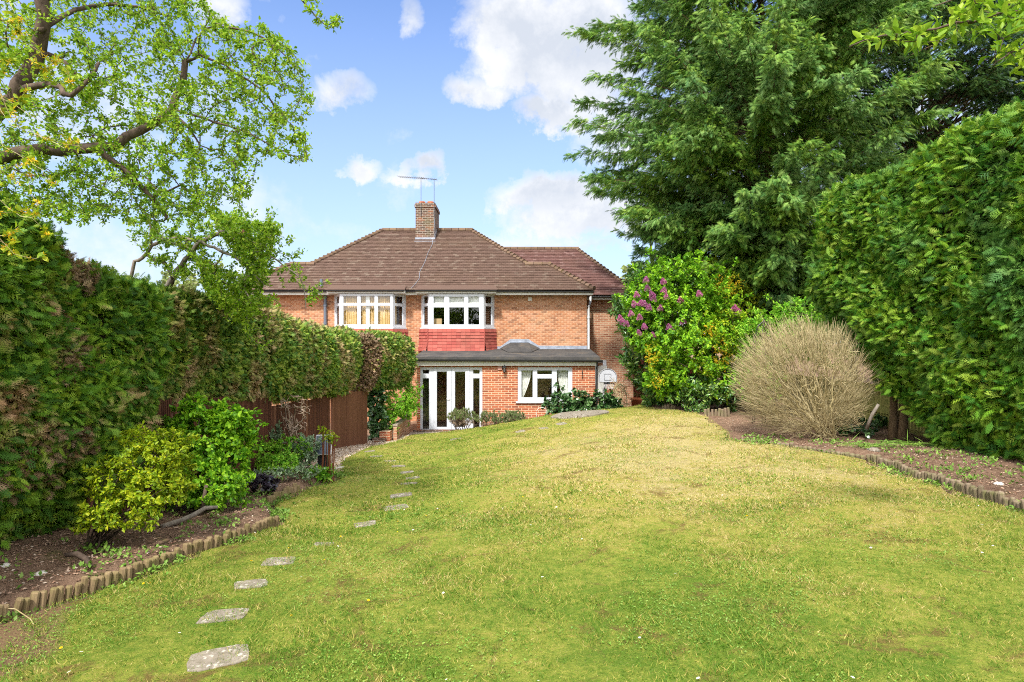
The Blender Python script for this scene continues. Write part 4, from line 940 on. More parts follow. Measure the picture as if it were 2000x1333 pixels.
# ------------------------------------------------------------------ paving slabs
def slab(px, py, wpx, hh, label, i):
    x = Y = None; Y = 8.
    for _ in range(60): x = (px - 1000) / F * Y; Y = -float(zlawn(x, Y)) * F / (py - 666.5) * .5 + Y * .5
    x = (px - 1000) / F * Y; w_ = wpx / F * Y * .9; z = float(zlawn(x, Y)); dpt = hh * .68; m_ = MB(); k = 18; rr = random.Random(i)
    top = []; a0 = rr.uniform(.08, .4)
    for q in range(k):
        a_ = 2 * math.pi * q / k; e = (abs(math.cos(a_)) ** 8 + abs(math.sin(a_)) ** 8) ** (-1 / 8); e *= rr.uniform(.93, 1.03)
        u_, v_ = w_ / 2 * e * math.cos(a_), dpt / 2 * e * math.sin(a_); top.append((x + u_ * math.cos(a0) - v_ * math.sin(a0), Y + u_ * math.sin(a0) + v_ * math.cos(a0)))
    V = [(p, q, float(zlawn(p, q)) + .006) for p, q in top] + [(x + (p - x) * 1.02, Y + (q - Y) * 1.02, float(zlawn(p, q)) - .03) for p, q in top]
    m_.add(V, [tuple(range(k))] + [(j, k + j, k + (j + 1) % k, (j + 1) % k) for j in range(k)])
    return tag(m_.build('stepping_stone', M['stone']), label, 'stepping stone', 'stepping stones across the lawn')
ords = ['first', 'second', 'third', 'fourth', 'fifth', 'sixth', 'seventh', 'eighth', 'ninth', 'tenth', 'eleventh', 'twelfth', 'thirteenth', 'fourteenth', 'fifteenth', 'sixteenth']
SL = [(427, 1286, 122, .42), (437, 1203, 96, .40), (490, 1141, 68, .38), (545, 1097, 66, .38), (633, 1063, 42, .30), (713, 1024, 46, .38), (773, 992, 52, .42), (783, 968, 48, .40), (799, 945, 36, .34), (806, 934, 30, .3), (795, 923, 28, .3), (778, 911, 30, .3), (762, 901, 28, .3), (735, 892, 26, .3), (722, 882, 22, .3), (733, 868, 26, .35)]
for i, (a_, b_, c_, d_) in enumerate(SL): slab(a_, b_, c_, d_, f'grey paving slab set in the lawn, {ords[i]} from the camera in the left line', i)
for i, (a_, b_, c_, l_) in enumerate(((1016, 843, 20, 'worn slab in the far lawn, left of three below the lavender'), (1062, 837, 20, 'worn slab in the far lawn, middle of three below the round paving'), (1096, 828, 22, 'worn slab in the far lawn just in front of the round paving'), (890, 858, 24, 'worn slab in the lawn in front of the glazed doors'))): slab(a_, b_, c_, .45, l_, 40 + i)
# round paving
m_ = MB(); cx_, cy_ = 2.0, 18.9
for r0, r1, k in ((0, .28, 6), (.29, .56, 12), (.57, .86, 18)):
    for q in range(k):
        a0, a1 = 2 * math.pi * q / k + .02, 2 * math.pi * (q + 1) / k - .02; V = []
        for (r_, a_) in ((r0 + .01, a0), (r1, a0), (r1, (a0 + a1) / 2), (r1, a1), (r0 + .01, a1)): X_, Y_ = cx_ + r_ * math.cos(a_), cy_ + r_ * math.sin(a_); V.append((X_, Y_, float(zlawn(X_, Y_)) + .04))
        V += [(v[0], v[1], v[2] - .1) for v in V]; m_.add(V, [(0, 1, 2, 3, 4)] + [(j, 5 + j, 5 + (j + 1) % 5, (j + 1) % 5) for j in range(5)])
tag(m_.build('round_paving', M['stone']), 'round patch of grey paving on the crest of the lawn', 'paving')

# ------------------------------------------------------------------ log edging
def edging(label, run, hgt, mat, lean=(0, 0), pitch=.082):
    pts = np.array(run, float); seg = np.r_[0, np.cumsum(np.linalg.norm(np.diff(pts, axis=0), axis=1))]
    n_ = min(98, int(seg[-1] / pitch)); pitch = seg[-1] / n_
    o = empty('log_edging', (*pts[0], float(zlawn(*pts[0]))), label, 'edging'); protos = []
    for k in range(6):
        m_ = MB(); rr = random.Random(k + 7); r_ = pitch * .49; prof = [(r_ * .96, -.22), (r_, 0), (r_ * 1.0, hgt * .6), (r_ * .97, hgt - .012), (r_ * .80, hgt), (0, hgt + .002)]
        m_.lathe(prof, (0, 0, 0), 9, r=rr.random()); me = m_.build('tmp', mat); protos.append(me.data); bpy.data.objects.remove(me)
    for i in range(n_):
        s = (i + .5) * pitch; x = np.interp(s, seg, pts[:, 0]); y = np.interp(s, seg, pts[:, 1]); c = bpy.data.objects.new('log', protos[random.randrange(6)]); COL.objects.link(c); c.parent = o
        for p in c.data.polygons: pass
        c.location = (x - o.location.x, y - o.location.y, float(zlawn(x, y)) - .02 + random.uniform(-.035, .012) - o.location.z)
        c.rotation_euler = (lean[0] + random.uniform(-.10, .10), lean[1] + random.uniform(-.11, .11), random.uniform(-.2, .2)); c.scale = (random.uniform(.82, 1.06), random.uniform(.82, 1.06), random.uniform(.88, 1.1))
    return o
yy = [4.35, 5.16, 6.07, 6.9, 7.6, 8.2]; edging('row of upright log edging along the front of the left flower bed', [(float(xl(y)) - .02, y) for y in yy], .155, M['log'], (0, .13), .066)
edging('short broken bit of log edging by the dark purple plant', [(-3.58, 9.4), (-3.62, 9.9), (-3.5, 10.5)], .15, M['log'], (0, -.1))
edging('long row of weathered log edging along the right soil bed', [(float(xr(y)) + .02, y) for y in (5.6, 6.4, 7.3, 8.2, 9, 9.8, 10.45)], .15, M['log_old'], (0, -.12), .072)
edging('sunken log edging running in front of the bare round bush', [(float(xr(y)) + .02, y) for y in (10.5, 10.9, 11.15, 11.6, 12.0)], .07, M['log_old'], (0, -.2))
edging('pale short log edging in front of the lilac bushes', [(5.02, 16.75), (5.7, 16.7)], .2, M['log_old'], (0, 0))
edging('low dark log edging left of the small evergreen in the far bed', [(4.35, 18.6), (4.7, 18.3)], .16, M['log_old'], (0, 0))

# ------------------------------------------------------------------ trees
def apple_like(name, base, limbs, targets, label, leafmat, barkmat, per, size, w=.55, tip=.0025, group=None, gap=None, twigcap=.2, cat='tree', extra=None, sag=.03):
    o = empty(name, base, label, cat, group); t = Tree()
    for (pts, r0, r1) in limbs: t.limb([np.array(p, float) for p in pts], r0, r1, attach=t.n > 0, step=.12, wob=.012)
    paths = []
    for tg in targets: paths += t.grow(tg, step=.1, sag=sag, bend=.22, maxlen=3.5)
    t.radii(tip, 2.3, twigcap); t.mesh('trunk_and_branches', barkmat, o, 9)
    pos, d = t.leaves(paths, per, .06, .8, gap)
    nr = np.array([0, 0, .8]) + rdir(len(pos)) * .7
    scatter('leaves', leaf_t(w), pos, d + np.array([0, 0, .15]), nr, size * (.55 + .75 * rng.random(len(pos))), leafmat, o)
    return o, t, paths
Q = lambda l, Y: [P(a, b, Y if len(c) == 0 else c[0]) for a, b, *c in l]
polyA = [(-60, -60), (390, -60), (415, 25), (500, 45), (560, 85), (590, 125), (615, 150), (608, 215), (600, 235), (600, 318), (560, 315), (500, 300), (500, 370), (480, 420), (430, 425), (330, 430), (180, 440), (-60, 400)]
baseA = np.array([-7.4, 6.3, -2.1])
limA = [([baseA, baseA + (0, .1, 1.2), (-7.2, 6.6, .4), P(-180, 420, 6.8)], .16, .12),
        ([P(-180, 420, 6.8), P(-60, 330, 6.7), P(0, 309, 6.6), P(90, 292, 6.6), P(190, 289, 6.6), P(250, 268, 6.7), P(300, 242, 6.8), P(335, 212, 6.8), P(350, 178, 6.9), P(362, 122, 6.9)], .085, .032),
        ([P(195, 290, 6.6), P(235, 325, 6.7), P(285, 372, 6.8), P(330, 428, 6.9)], .036, .017),
        ([P(300, 385, 6.8), P(330, 370, 6.6), P(358, 360, 6.5)], .015, .006),
        ([P(-180, 420, 6.8), P(-60, 260, 6.5), P(20, 195, 6.4), P(50, 145, 6.4), P(75, 95, 6.4), P(85, 30, 6.3), P(60, -60, 6.2)], .12, .055),
        ([P(35, 178, 6.4), P(80, 165, 6.3), P(115, 170, 6.2), P(138, 190, 6.1), P(172, 155, 6.1), P(192, 128, 6.2)], .035, .015),
        ([P(70, 112, 6.4), P(118, 110, 6.5), P(140, 135, 6.5), P(165, 160, 6.6)], .024, .012),
        ([P(80, 60, 6.3), P(150, 20, 6.5), P(240, 10, 6.8), P(330, 30, 7.0)], .028, .01),
        ([P(362, 122, 6.9), P(400, 112, 6.8), P(460, 140, 6.8), P(520, 185, 6.9), P(560, 235, 7)], .016, .004),
        ([P(362, 122, 6.9), P(400, 60, 7), P(470, 58, 7.1), P(540, 90, 7.1), P(595, 150, 7.1)], .014, .004),
        ([P(335, 212, 6.8), P(400, 232, 6.9), P(480, 262, 6.8), P(560, 300, 6.8), P(600, 318, 6.8)], .014, .004),
        ([P(320, 225, 6.8), P(370, 250, 6.5), P(390, 285, 6.4)], .02, .008),
        ([P(85, 0, 6.3), P(200, -60, 6.5), P(350, -90, 6.8), P(480, -80, 7), P(570, -30, 7), P(605, 20, 7), P(635, 48, 7), P(668, 32, 7)], .03, .004)]
tgA = [volume_pts(polyA, 1700, 5.9, 8.0), volume_pts([(585, -30), (610, -10), (640, 30), (672, 25), (665, 50), (640, 62), (600, 25)], 14, 6.9, 7.1)]
apple_like('apple_tree', baseA, limA, tgA, 'spreading fruit tree with crooked limbs over the near left hedge', M['apple'], M['bark'], 31, .039, tip=.0024)
polyB = [(250, 380), (400, 410), (560, 405), (545, 440), (600, 500), (605, 530), (655, 553), (640, 580), (605, 600), (590, 560), (560, 570), (528, 595), (500, 600), (480, 640), (430, 600), (400, 565), (375, 480), (290, 460)]
baseB = np.array([-6.3, 10.4, -2.3])
limB = [([baseB, (-6.15, 10.3, -.6), P(322, 575, 10), P(345, 530, 9.9), P(375, 495, 9.8), P(400, 468, 9.7), P(450, 450, 9.6)], .085, .03),
        ([P(338, 545, 9.9), P(322, 515, 9.9), P(300, 508, 9.9), P(285, 500, 9.9)], .03, .015),
        ([baseB + (.05, 0, .3), P(255, 560, 9.9), P(275, 505, 9.8), P(295, 480, 9.7), P(290, 430, 9.6), P(270, 400, 9.5)], .04, .016),
        ([P(295, 480, 9.7), P(350, 465, 9.6), P(420, 485, 9.5), P(480, 520, 9.4), P(520, 560, 9.3)], .022, .006),
        ([P(430, 452, 9.6), P(480, 480, 9.5), P(540, 510, 9.4), P(585, 545, 9.4), P(597, 600, 9.3)], .02, .005)]
o, tB, pB = apple_like('fruit_tree', baseB, limB, [volume_pts([q for q in polyB if q[0] < 530] + [(520, 560), (545, 440)], 780, 9.0, 11), volume_pts(polyB, 190, 9, 10.4), volume_pts([(380, 560), (500, 600), (560, 600), (520, 690), (470, 650)], 22, 8.9, 9.4), volume_pts([(240, 420), (410, 430), (420, 570), (340, 545), (270, 500)], 130, 9.2, 10.4)], 'smaller leaning fruit tree arching over the far hedge before the house', M['apple'], M['bark_grey'], 24, .049, tip=.0026)
# bird
mb = MB(); c0 = P(334, 558, 9.7); mb.tube([c0 + (-.09, 0, -.03), c0 + (-.02, 0, 0), c0 + (.02, 0, .04), c0 + (.04, 0, .075)], [.008, .028, .03, .016], 8); mb.tube([c0 + (.035, 0, .08), c0 + (.07, 0, .078)], [.018, .002], 6)
tag(mb.build('bird', M['bark_dark'], smooth=True), 'small dark bird perched above the hedge by the leaning tree', 'bird')
mb = MB(); c0 = P(475, 456, 9.5); mb.lathe([(0, -.05), (.03, -.045), (.052, -.01), (.05, .03), (.025, .05), (0, .045)], c0, 9); tag(mb.build('withered_fruit', plain('old_fruit', (.20, .075, .05), .8), smooth=True), 'withered brown fruit hanging in the leaning tree', 'fruit')
# cherry boughs from beyond the right edge
baseC = np.array([7.3, 4.6, -1.95])
limC = [([baseC, (7.2, 4.6, 1.0), (6.4, 4.6, 2.6)], .13, .09),
        ([(6.4, 4.6, 2.6), P(2150, 40, 4.7), P(2000, 20, 4.8), P(1900, 42, 4.8), P(1800, 60, 4.8), P(1720, 72, 4.8), P(1655, 90, 4.8)], .03, .004),
        ([(6.4, 4.6, 2.6), P(2120, -30, 4.4), P(1990, -20, 4.5), P(1900, -10, 4.5), P(1830, 10, 4.5)], .025, .004),
        ([(6.4, 4.6, 2.6), P(2100, 110, 4.6), P(2010, 90, 4.7), P(1960, 110, 4.7), P(1940, 130, 4.7)], .02, .004)]
tgC = [volume_pts([(1650, 80), (1750, 55), (1850, 30), (1900, -20), (2060, -40), (2060, 130), (1960, 110), (1900, 75), (1780, 90)], 72, 4.4, 5.0), volume_pts([(1960, 100), (2060, 100), (2060, 180), (1990, 165)], 16, 4.5, 4.8)]
apple_like('cherry_tree', baseC, limC, tgC, 'bright green leafy boughs reaching in at the top right corner', M['apple'], M['bark'], 9, .085, .42, sag=-.05)
# forsythia leaning out over the near hedge
bf = np.array([-5.9, 4.9, -2.1]); o = empty('forsythia_bush', bf, 'arching twigs with yellow flowers over the near end of the left hedge', 'shrub'); t = Tree()
for e in ((20, 190), (75, 235), (130, 290), (85, 330), (35, 360), (60, 430), (170, 295), (30, 20), (100, 120), (15, 270), (10, 480), (70, 505)):
    Yq = random.uniform(4.7, 5.2); t.limb([bf + rng.normal(size=3) * .05, P(-80, 200 + random.uniform(-80, 80), 5.0), P(e[0] * .4 - 30, e[1] - 45, Yq), P(e[0], e[1], Yq)], .008, .002, wob=.01)
pf = list(t.paths); pf += t.grow(volume_pts([(-40, 0), (60, 10), (130, 100), (190, 290), (120, 350), (80, 520), (-40, 520)], 60, 4.6, 5.3), bend=.3); t.radii(.0015, 2.4, .012); t.mesh('twigs', M['straw_twig'], o)
pos, d = t.leaves(pf, 5, .02, .35); pos = pos[rng.random(len(pos)) < .75]; 
def star_t(k=4):
    V = [(0, 0, 0)]; T = []
    for i in range(k):
        a_ = 2 * math.pi * i / k; b = len(V); V += [(.5 * math.cos(a_ - .25), .35, .5 * math.sin(a_ - .25)), (.95 * math.cos(a_), .45, .95 * math.sin(a_)), (.5 * math.cos(a_ + .25), .35, .5 * math.sin(a_ + .25))]; T += [(0, b, b + 1), (0, b + 1, b + 2)]
    return np.array(V), np.array(T)
nfw = len(pos); scatter('flowers', star_t(), pos, rdir(nfw), rdir(nfw), .030 * (.7 + .6 * rng.random(nfw)), M['petal_yellow'], o)
pos, d = t.leaves(pf, 11, .03, .7); scatter('leaves', leaf_t(.5), pos, d, rdir(len(pos)) + (0, 0, .6), .05 * (.5 + .8 * rng.random(len(pos))), M['golden'], o)

# ---- big cypress
def cypress(name, base, H_, reach, nb, label, mat, zlow, size=.30, seed=1, sparse=1., lean=(0, 0), stems=((0, 0, 1.),), per=12, sub=11, gap=None, group=None):
    r_ = np.random.default_rng(seed); base = np.array(base, float); o = empty(name, base, label, 'tree', group); mb = MB()
    def axis(k, z):
        sx, sy, hf = stems[k]; f = np.clip((z - base[2]) / H_, 0, 1); return np.array([base[0] + sx * f ** .8 + .12 * math.sin(z * .9 + k), base[1] + sy * f ** .8 + .12 * math.cos(z * .7), z])
    for k, (sx, sy, hf) in enumerate(stems):
        zs_ = np.linspace(base[2] - .1, base[2] + H_ * hf, 26); mb.tube([axis(k, z) for z in zs_], [max(.02, .24 * (1 - .93 * i / 25)) * (1 if k == 0 else .7) for i in range(26)], 9)
    mb.build('trunk', M['bark_conifer'], o, True)
    pos = []; dd = []; nz = []; sz = []; br = MB()
    zr = np.array(reach); zmin = zlow
    for b in range(nb):
        k = r_.integers(len(stems)); u_ = r_.random(); zt = zmin + (base[2] + H_ - .3 - zmin) * u_ ** 1.25; R_ = np.interp(zt, zr[:, 0], zr[:, 1]) * (.72 + .33 * r_.random()); a_ = r_.random() * 2 * math.pi
        if gap is not None and gap(a_, zt, r_): continue
        hd = np.array([math.cos(a_), math.sin(a_), 0]); z0 = max(base[2] + .8, zt - R_ * (.10 + .35 * r_.random())); A = axis(k, z0); tipz = zt + R_ * (.25 * r_.random() - .05)
        c = np.array([*(A + hd * R_ * .5)[:2], z0 + (tipz - z0) * .75 + .05 * R_]); e = np.array([*(axis(k, zt) + hd * R_)[:2], tipz])
        m = max(6, int(R_ / .25)); cur = [(1 - q) ** 2 * A + 2 * q * (1 - q) * c + q * q * e for q in np.linspace(0, 1, m)]
        br.tube(cur, [max(.006, .045 * (R_ / 5) * (1 - .93 * q)) for q in np.linspace(0, 1, m)], 4, False)
        side = np.cross(hd, (0, 0, 1.))
        n_s = int(sub * R_ * sparse) + 3
        for s in range(n_s):
            q = .22 + .78 * r_.random() ** .75; p = (1 - q) ** 2 * A + 2 * q * (1 - q) * c + q * q * e; sg = 1 if s % 2 else -1
            L_ = (.35 + .75 * (1 - q) + .25 * r_.random()) * min(1.0, R_ / 3 + .3); dv = hd * (.75 + .3 * r_.random()) + side * sg * (.25 + .7 * (1 - q) + .2 * r_.random()) + np.array([0, 0, .75 * r_.random() - .25]); dv /= np.linalg.norm(dv)
            f = r_.random(per) ** .8; pp = p + dv * (L_ * f)[:, None] + np.array([0, 0, -.30]) * (L_ * f[:, None]) ** 2 + r_.normal(size=(per, 3)) * .035
            d1 = dv + np.array([0, 0, -.38]) + r_.normal(size=(per, 3)) * .30
            pos.append(pp); dd.append(d1); nz.append(np.array([0, 0, .8]) + hd * .5 + r_.normal(size=(per, 3)) * .5); sz.append(size * (.55 + .6 * r_.random(per)) * (1.1 - .3 * f))
    br.build('branches', M['bark_conifer'], o, True)
    pos, dd, nz, sz = map(np.concatenate, (pos, dd, nz, sz)); ok = pos[:, 2] > base[2] + .25
    scatter('foliage', frond_t(6, .03, .40, .38, 0), pos[ok], dd[ok], nz[ok], sz[ok], mat, o); return o
TY = 21.5; TX = 8.7
cypress('cypress_tree', (TX, TY, -2.2), 18.0, [(-.2, 1.1), (1.1, 2.2), (2.1, 3.2), (3.8, 4.7), (6.2, 6.3), (8.2, 5.8), (11, 5.1), (13.5, 4.0), (16.5, 1.4)], 640,
        'huge feathery cypress with plume-like boughs towering over the shrubs on the right', M['cypress'], .6, .285, 3, 1.0, stems=((-.3, 0, 1.), (1.6, .5, .95), (-1.2, .6, .85)), per=13, sub=9, gap=lambda a, z, r: (math.cos(a) > .35 and z < 9 and z > 4.6 and r.random() < .75))
cypress('cypress_tree', (16.0, 24.5, -2.2), 17, [(0, 2.4), (3.6, 4.4), (7, 6), (11, 5.4), (14, 2.4)], 330,
        'darker open cypress with bare straggly branches behind the tall right hedge', M['cypress_b'], 2.5, .3, 5, .85, stems=((0, 0, 1.), (-1.5, -.5, .9)), per=11, sub=8)
cypress('spruce_tree', (6.8, 31, -2.5), 8.3, [(-1, 2.0), (2, 1.5), (4, .9), (5.8, .2)], 70, 'thin dark spruce peeping out behind the big cypress beside the roof', M['cypress_b'], -1.5, .26, 8, 1.3)
# ivy on the cypress trunk
t_ = []; 
for k in range(5200):
    z = random.uniform(-1.6, 7.6); f = (z + 2.2) / 18.; a_ = random.uniform(0, 6.28); r__ = .34 + .22 * random.random() + .1 * math.sin(z * 2.5); t_.append((TX - .3 * f ** .8 + math.cos(a_) * r__, TY + math.sin(a_) * r__, z))
t_ = np.array(t_); ivy_o = scatter('ivy', leaf_t(.95, .05, .1), t_, rdir(len(t_)) + (0, -.2, -.5), rdir(len(t_)) * .6 + (-.2, -.9, .3), .11 * (.6 + .7 * rng.random(len(t_))), M['ivy'])
tag(ivy_o, 'dark glossy ivy climbing the trunk of the big cypress', 'climber')

# ------------------------------------------------------------------ right-hand shrubs
def B(px, py, Y, rx, ry_, dr=None): rx_, rz2 = rx / F * Y, ry_ / F * Y; return (P(px, py, Y), np.array([rx_, dr or rx_ * .9, rz2]))
shrub('laurel_bush', (4.6, 20.4, -2.2), [B(1262, 600, 20.6, 62, 72), B(1262, 690, 20.4, 42, 75), B(1330, 545, 20.8, 75, 52), B(1300, 760, 19.6, 40, 40)], 'dark glossy laurel standing behind the flowering lilac beside the house wall', 'shrub', M['laurel'], M['bark_dark'], 620, 26, .17, leaf_t(.34, .08, .15), nstem=9, tip=.004, spread=.12)
shrub('lilac_bush', (5.1, 18.6, -2.1), [B(1310, 640, 18.6, 88, 78), B(1330, 555, 18.8, 85, 60), B(1262, 590, 18.7, 45, 48), B(1350, 700, 18.2, 85, 70), B(1300, 740, 18.2, 40, 40), B(1410, 640, 18.6, 50, 80)], 'large lilac bush with light green leaves and purple flower heads', 'shrub', M['lilac'], M['bark'], 1200, 24, .095, leaf_t(.6, .06, .12), nstem=12, tip=.003, spread=.07)
lil = [o for o in COL.objects if o.name.startswith('lilac_bush')][0]
FL = [(1264, 561), (1243, 574), (1252, 590), (1238, 592), (1259, 592), (1277, 581), (1272, 573), (1297, 565), (1301, 578), (1268, 599), (1232, 611), (1211, 620), (1224, 631), (1215, 626), (1329, 584), (1333, 626), (1306, 637), (1311, 642), (1275, 653), (1247, 648), (1258, 636), (1249, 618), (1295, 548), (1365, 572), (1435, 600), (1441, 606), (1290, 600), (1262, 545)]
for (a_, b_) in FL:
    c0 = P(a_, b_, 17.65 + random.uniform(-.05, .15)); L_ = .16; n_ = 140; f = rng.random(n_); rr = .085 * (1 - f) ** .7; an = rng.random(n_) * 6.28; ax = np.array([random.uniform(-.4, .2), -.3, .85]); u_ = np.cross(ax, (1., 0, 0)); u_ /= np.linalg.norm(u_); v_ = np.cross(ax, u_)
    pp = c0 + ax * (f * L_ - .1)[:, None] + (np.cos(an) * rr)[:, None] * u_ + (np.sin(an) * rr)[:, None] * v_
    scatter('lilac_flower', star_t(), pp, pp - c0 + rdir(n_) * .05, rdir(n_), .030 * (.7 + .6 * rng.random(n_)), M['petal_lilac'], lil)
fo = shrub('forsythia_bush', (6.0, 18.0, -2.05), [B(1400, 690, 17.7, 62, 70), B(1430, 640, 18.0, 45, 60), B(1290, 715, 17.8, 26, 45)], 'forsythia bush with fading yellow flowers in front of the lilac', 'shrub', M['forsy'], M['bark'], 360, 20, .08, leaf_t(.42), nstem=10, tip=.003, spread=.06)
fp = ell_pts([B(1410, 690, 17.3, 26, 34, .3), B(1385, 645, 17.4, 14, 16, .3), B(1276, 700, 17.4, 12, 25, .2), B(1286, 745, 17.3, 14, 18, .2), B(1420, 560, 18.2, 35, 25, .4), B(1265, 690, 17.4, 8, 20, .2)], 620, .1)
scatter('flowers', star_t(), fp, rdir(len(fp)), rdir(len(fp)), .035 * (.6 + .7 * rng.random(len(fp))), M['petal_yellow'], fo)
shrub('golden_shrub', (7.2, 20.3, -2.0), [B(1410, 560, 20, 60, 40), B(1455, 600, 20, 40, 60), B(1375, 520, 20.5, 30, 24)], 'yellow-leaved shrub glowing behind the lilac under the cypress', 'shrub', M['golden'], M['bark'], 260, 20, .09, nstem=7, spread=.1)
shrub('evergreen_shrub', (6.5, 18.7, -1.9), [B(1370, 765, 18.2, 75, 30), B(1450, 735, 18.4, 40, 60)], 'dark evergreen undergrowth at the foot of the lilac', 'shrub', M['laurel'], M['bark_dark'], 320, 18, .12, leaf_t(.38), nstem=8, spread=.1)
shrub('box_shrub', (4.95, 17.4, -1.95), [B(1352, 806, 17.35, 24, 15)], 'small low evergreen bush at the lawn edge below the lilac', 'shrub', M['laurel'], M['bark_dark'], 90, 14, .055, nstem=5, spread=.03)
shrub('viburnum_shrub', (7.9, 17.5, -1.85), [B(1500, 660, 17.0, 55, 65), B(1560, 640, 16.6, 60, 50), B(1480, 740, 16.8, 45, 50), B(1620, 660, 16.8, 60, 60)], 'mixed green shrub behind the iron obelisk and the bare bush', 'shrub', M['bright'], M['bark'], 620, 20, .085, nstem=9, spread=.09)
# iron obelisk
oc = P(1492, 700, 15.2); o = empty('iron_obelisk', (oc[0], 15.2, -1.9), 'slender curved black iron plant support behind the bare bush', 'plant support')
mb = MB()
for k in range(6):
    a_ = k * math.pi / 3; pts = [(oc[0] + math.cos(a_) * r_, 15.2 + math.sin(a_) * r_, z) for r_, z in ((.26, -1.95), (.26, -.3), (.24, .1), (.15, .35), (0.0, .48))]; mb.tube(pts, .011, 5)
for z in (-.9, -.2): mb.tube([(oc[0] + .26 * math.cos(a_), 15.2 + .26 * math.sin(a_), z) for a_ in np.linspace(0, 6.283, 17)], .008, 4)
mb.tube([(oc[0], 15.2, .46), (oc[0], 15.2, .56)], [.02, .004], 6); mb.build('frame', M['black_iron'], o)

# bare round bush
bb = np.array([6.45, 13.1, g1(6.45, 13.1)]); bc = P(1568, 752, 13.0); brd = np.array([1.32, 1.2, 1.28])
o = empty('bare_bush', bb, 'large rounded bush of leafless straw-coloured twigs', 'shrub'); t = Tree()
for k in range(26):
    e = bc + rdir(1)[0] * brd * .55; t.limb([bb + rng.normal(size=3) * (.12, .12, .01), bb + (e - bb) * .4 + rng.normal(size=3) * .08, e], .026, .009, wob=.02)
tg = ell_pts([(bc, brd * .93)], 2300, .55); tg = tg[tg[:, 2] > -1.9]; paths = t.grow(tg, step=.12, bend=.15); 
# fine outer twigs, swept outwards and up
n_ = 11000; u_ = rdir(n_); lob = 1 + .09 * np.sin(u_[:, :1] * 5 + 1) * np.sin(u_[:, 2:] * 6 + u_[:, 1:2] * 4) + .04 * np.sin(u_[:, :1] * 17 + u_[:, 2:] * 13); sp = bc + u_ * brd * lob * (.60 + .36 * rng.random((n_, 1))); dv_ = sp - bb; dv_ /= np.linalg.norm(dv_, axis=1, keepdims=True); dirs = u_ * .35 + dv_ * .75 + np.array([-.1, 0, .22]) + rdir(n_) * .36; dirs /= np.linalg.norm(dirs, axis=1, keepdims=True)
ok = sp[:, 2] > -1.88; sp, dirs = sp[ok], dirs[ok]; n_ = len(sp)
t.radii(.0030, 2.6, .03); t.mesh('branches', M['straw_twig'], o)
tv = np.array([(-.5, 0, 0), (.5, 0, 0), (0, 0, .8), (-.4, .5, .0), (.4, .5, .0), (0, .5, .7), (0, 1, 0)], float) * np.array([.017, 1, .017]) ; tv[3:6, 0] += .03; tv[6, 0] -= .02
tt = np.array([(0, 3, 4), (0, 4, 1), (1, 4, 5), (1, 5, 2), (2, 5, 3), (2, 3, 0), (3, 6, 4), (4, 6, 5), (5, 6, 3)])
scatter('twigs', (tv, tt), sp, dirs, rdir(n_), .26 * (.6 + .8 * rng.random(n_)), M['straw_twig'], o)

# hedge trunk, stake, spill of grass
t = Tree(); o = empty('hedge_trunk', (7.5, 12.6, -1.9), 'brown conifer trunk standing in soil under the right hedge', 'trunk'); mb = MB()
for dx, dy in ((0, 0), (.22, .12), (.1, -.15)): mb.tube([(7.5 + dx, 12.6 + dy, -2.05), (7.51 + dx * 1.1, 12.6 + dy, -1.5), (7.55 + dx * 1.4, 12.65 + dy, -.6), (7.65 + dx * 1.7, 12.7, .6)], [.11, .075, .065, .05], 9)
mb.build('stem', M['bark_conifer'], o, True)
mb = MB(); e0, e1 = P(1692, 828, 12.3), P(1716, 790, 12.2); mb.tube([e0 - (0, 0, .1), (e0 + e1) / 2, e1], [.035, .033, .028], 7); tag(mb.build('broken_branch', M['bark_grey'], smooth=True), 'cut pale branch leaning up in front of the mossy fence', 'branch')

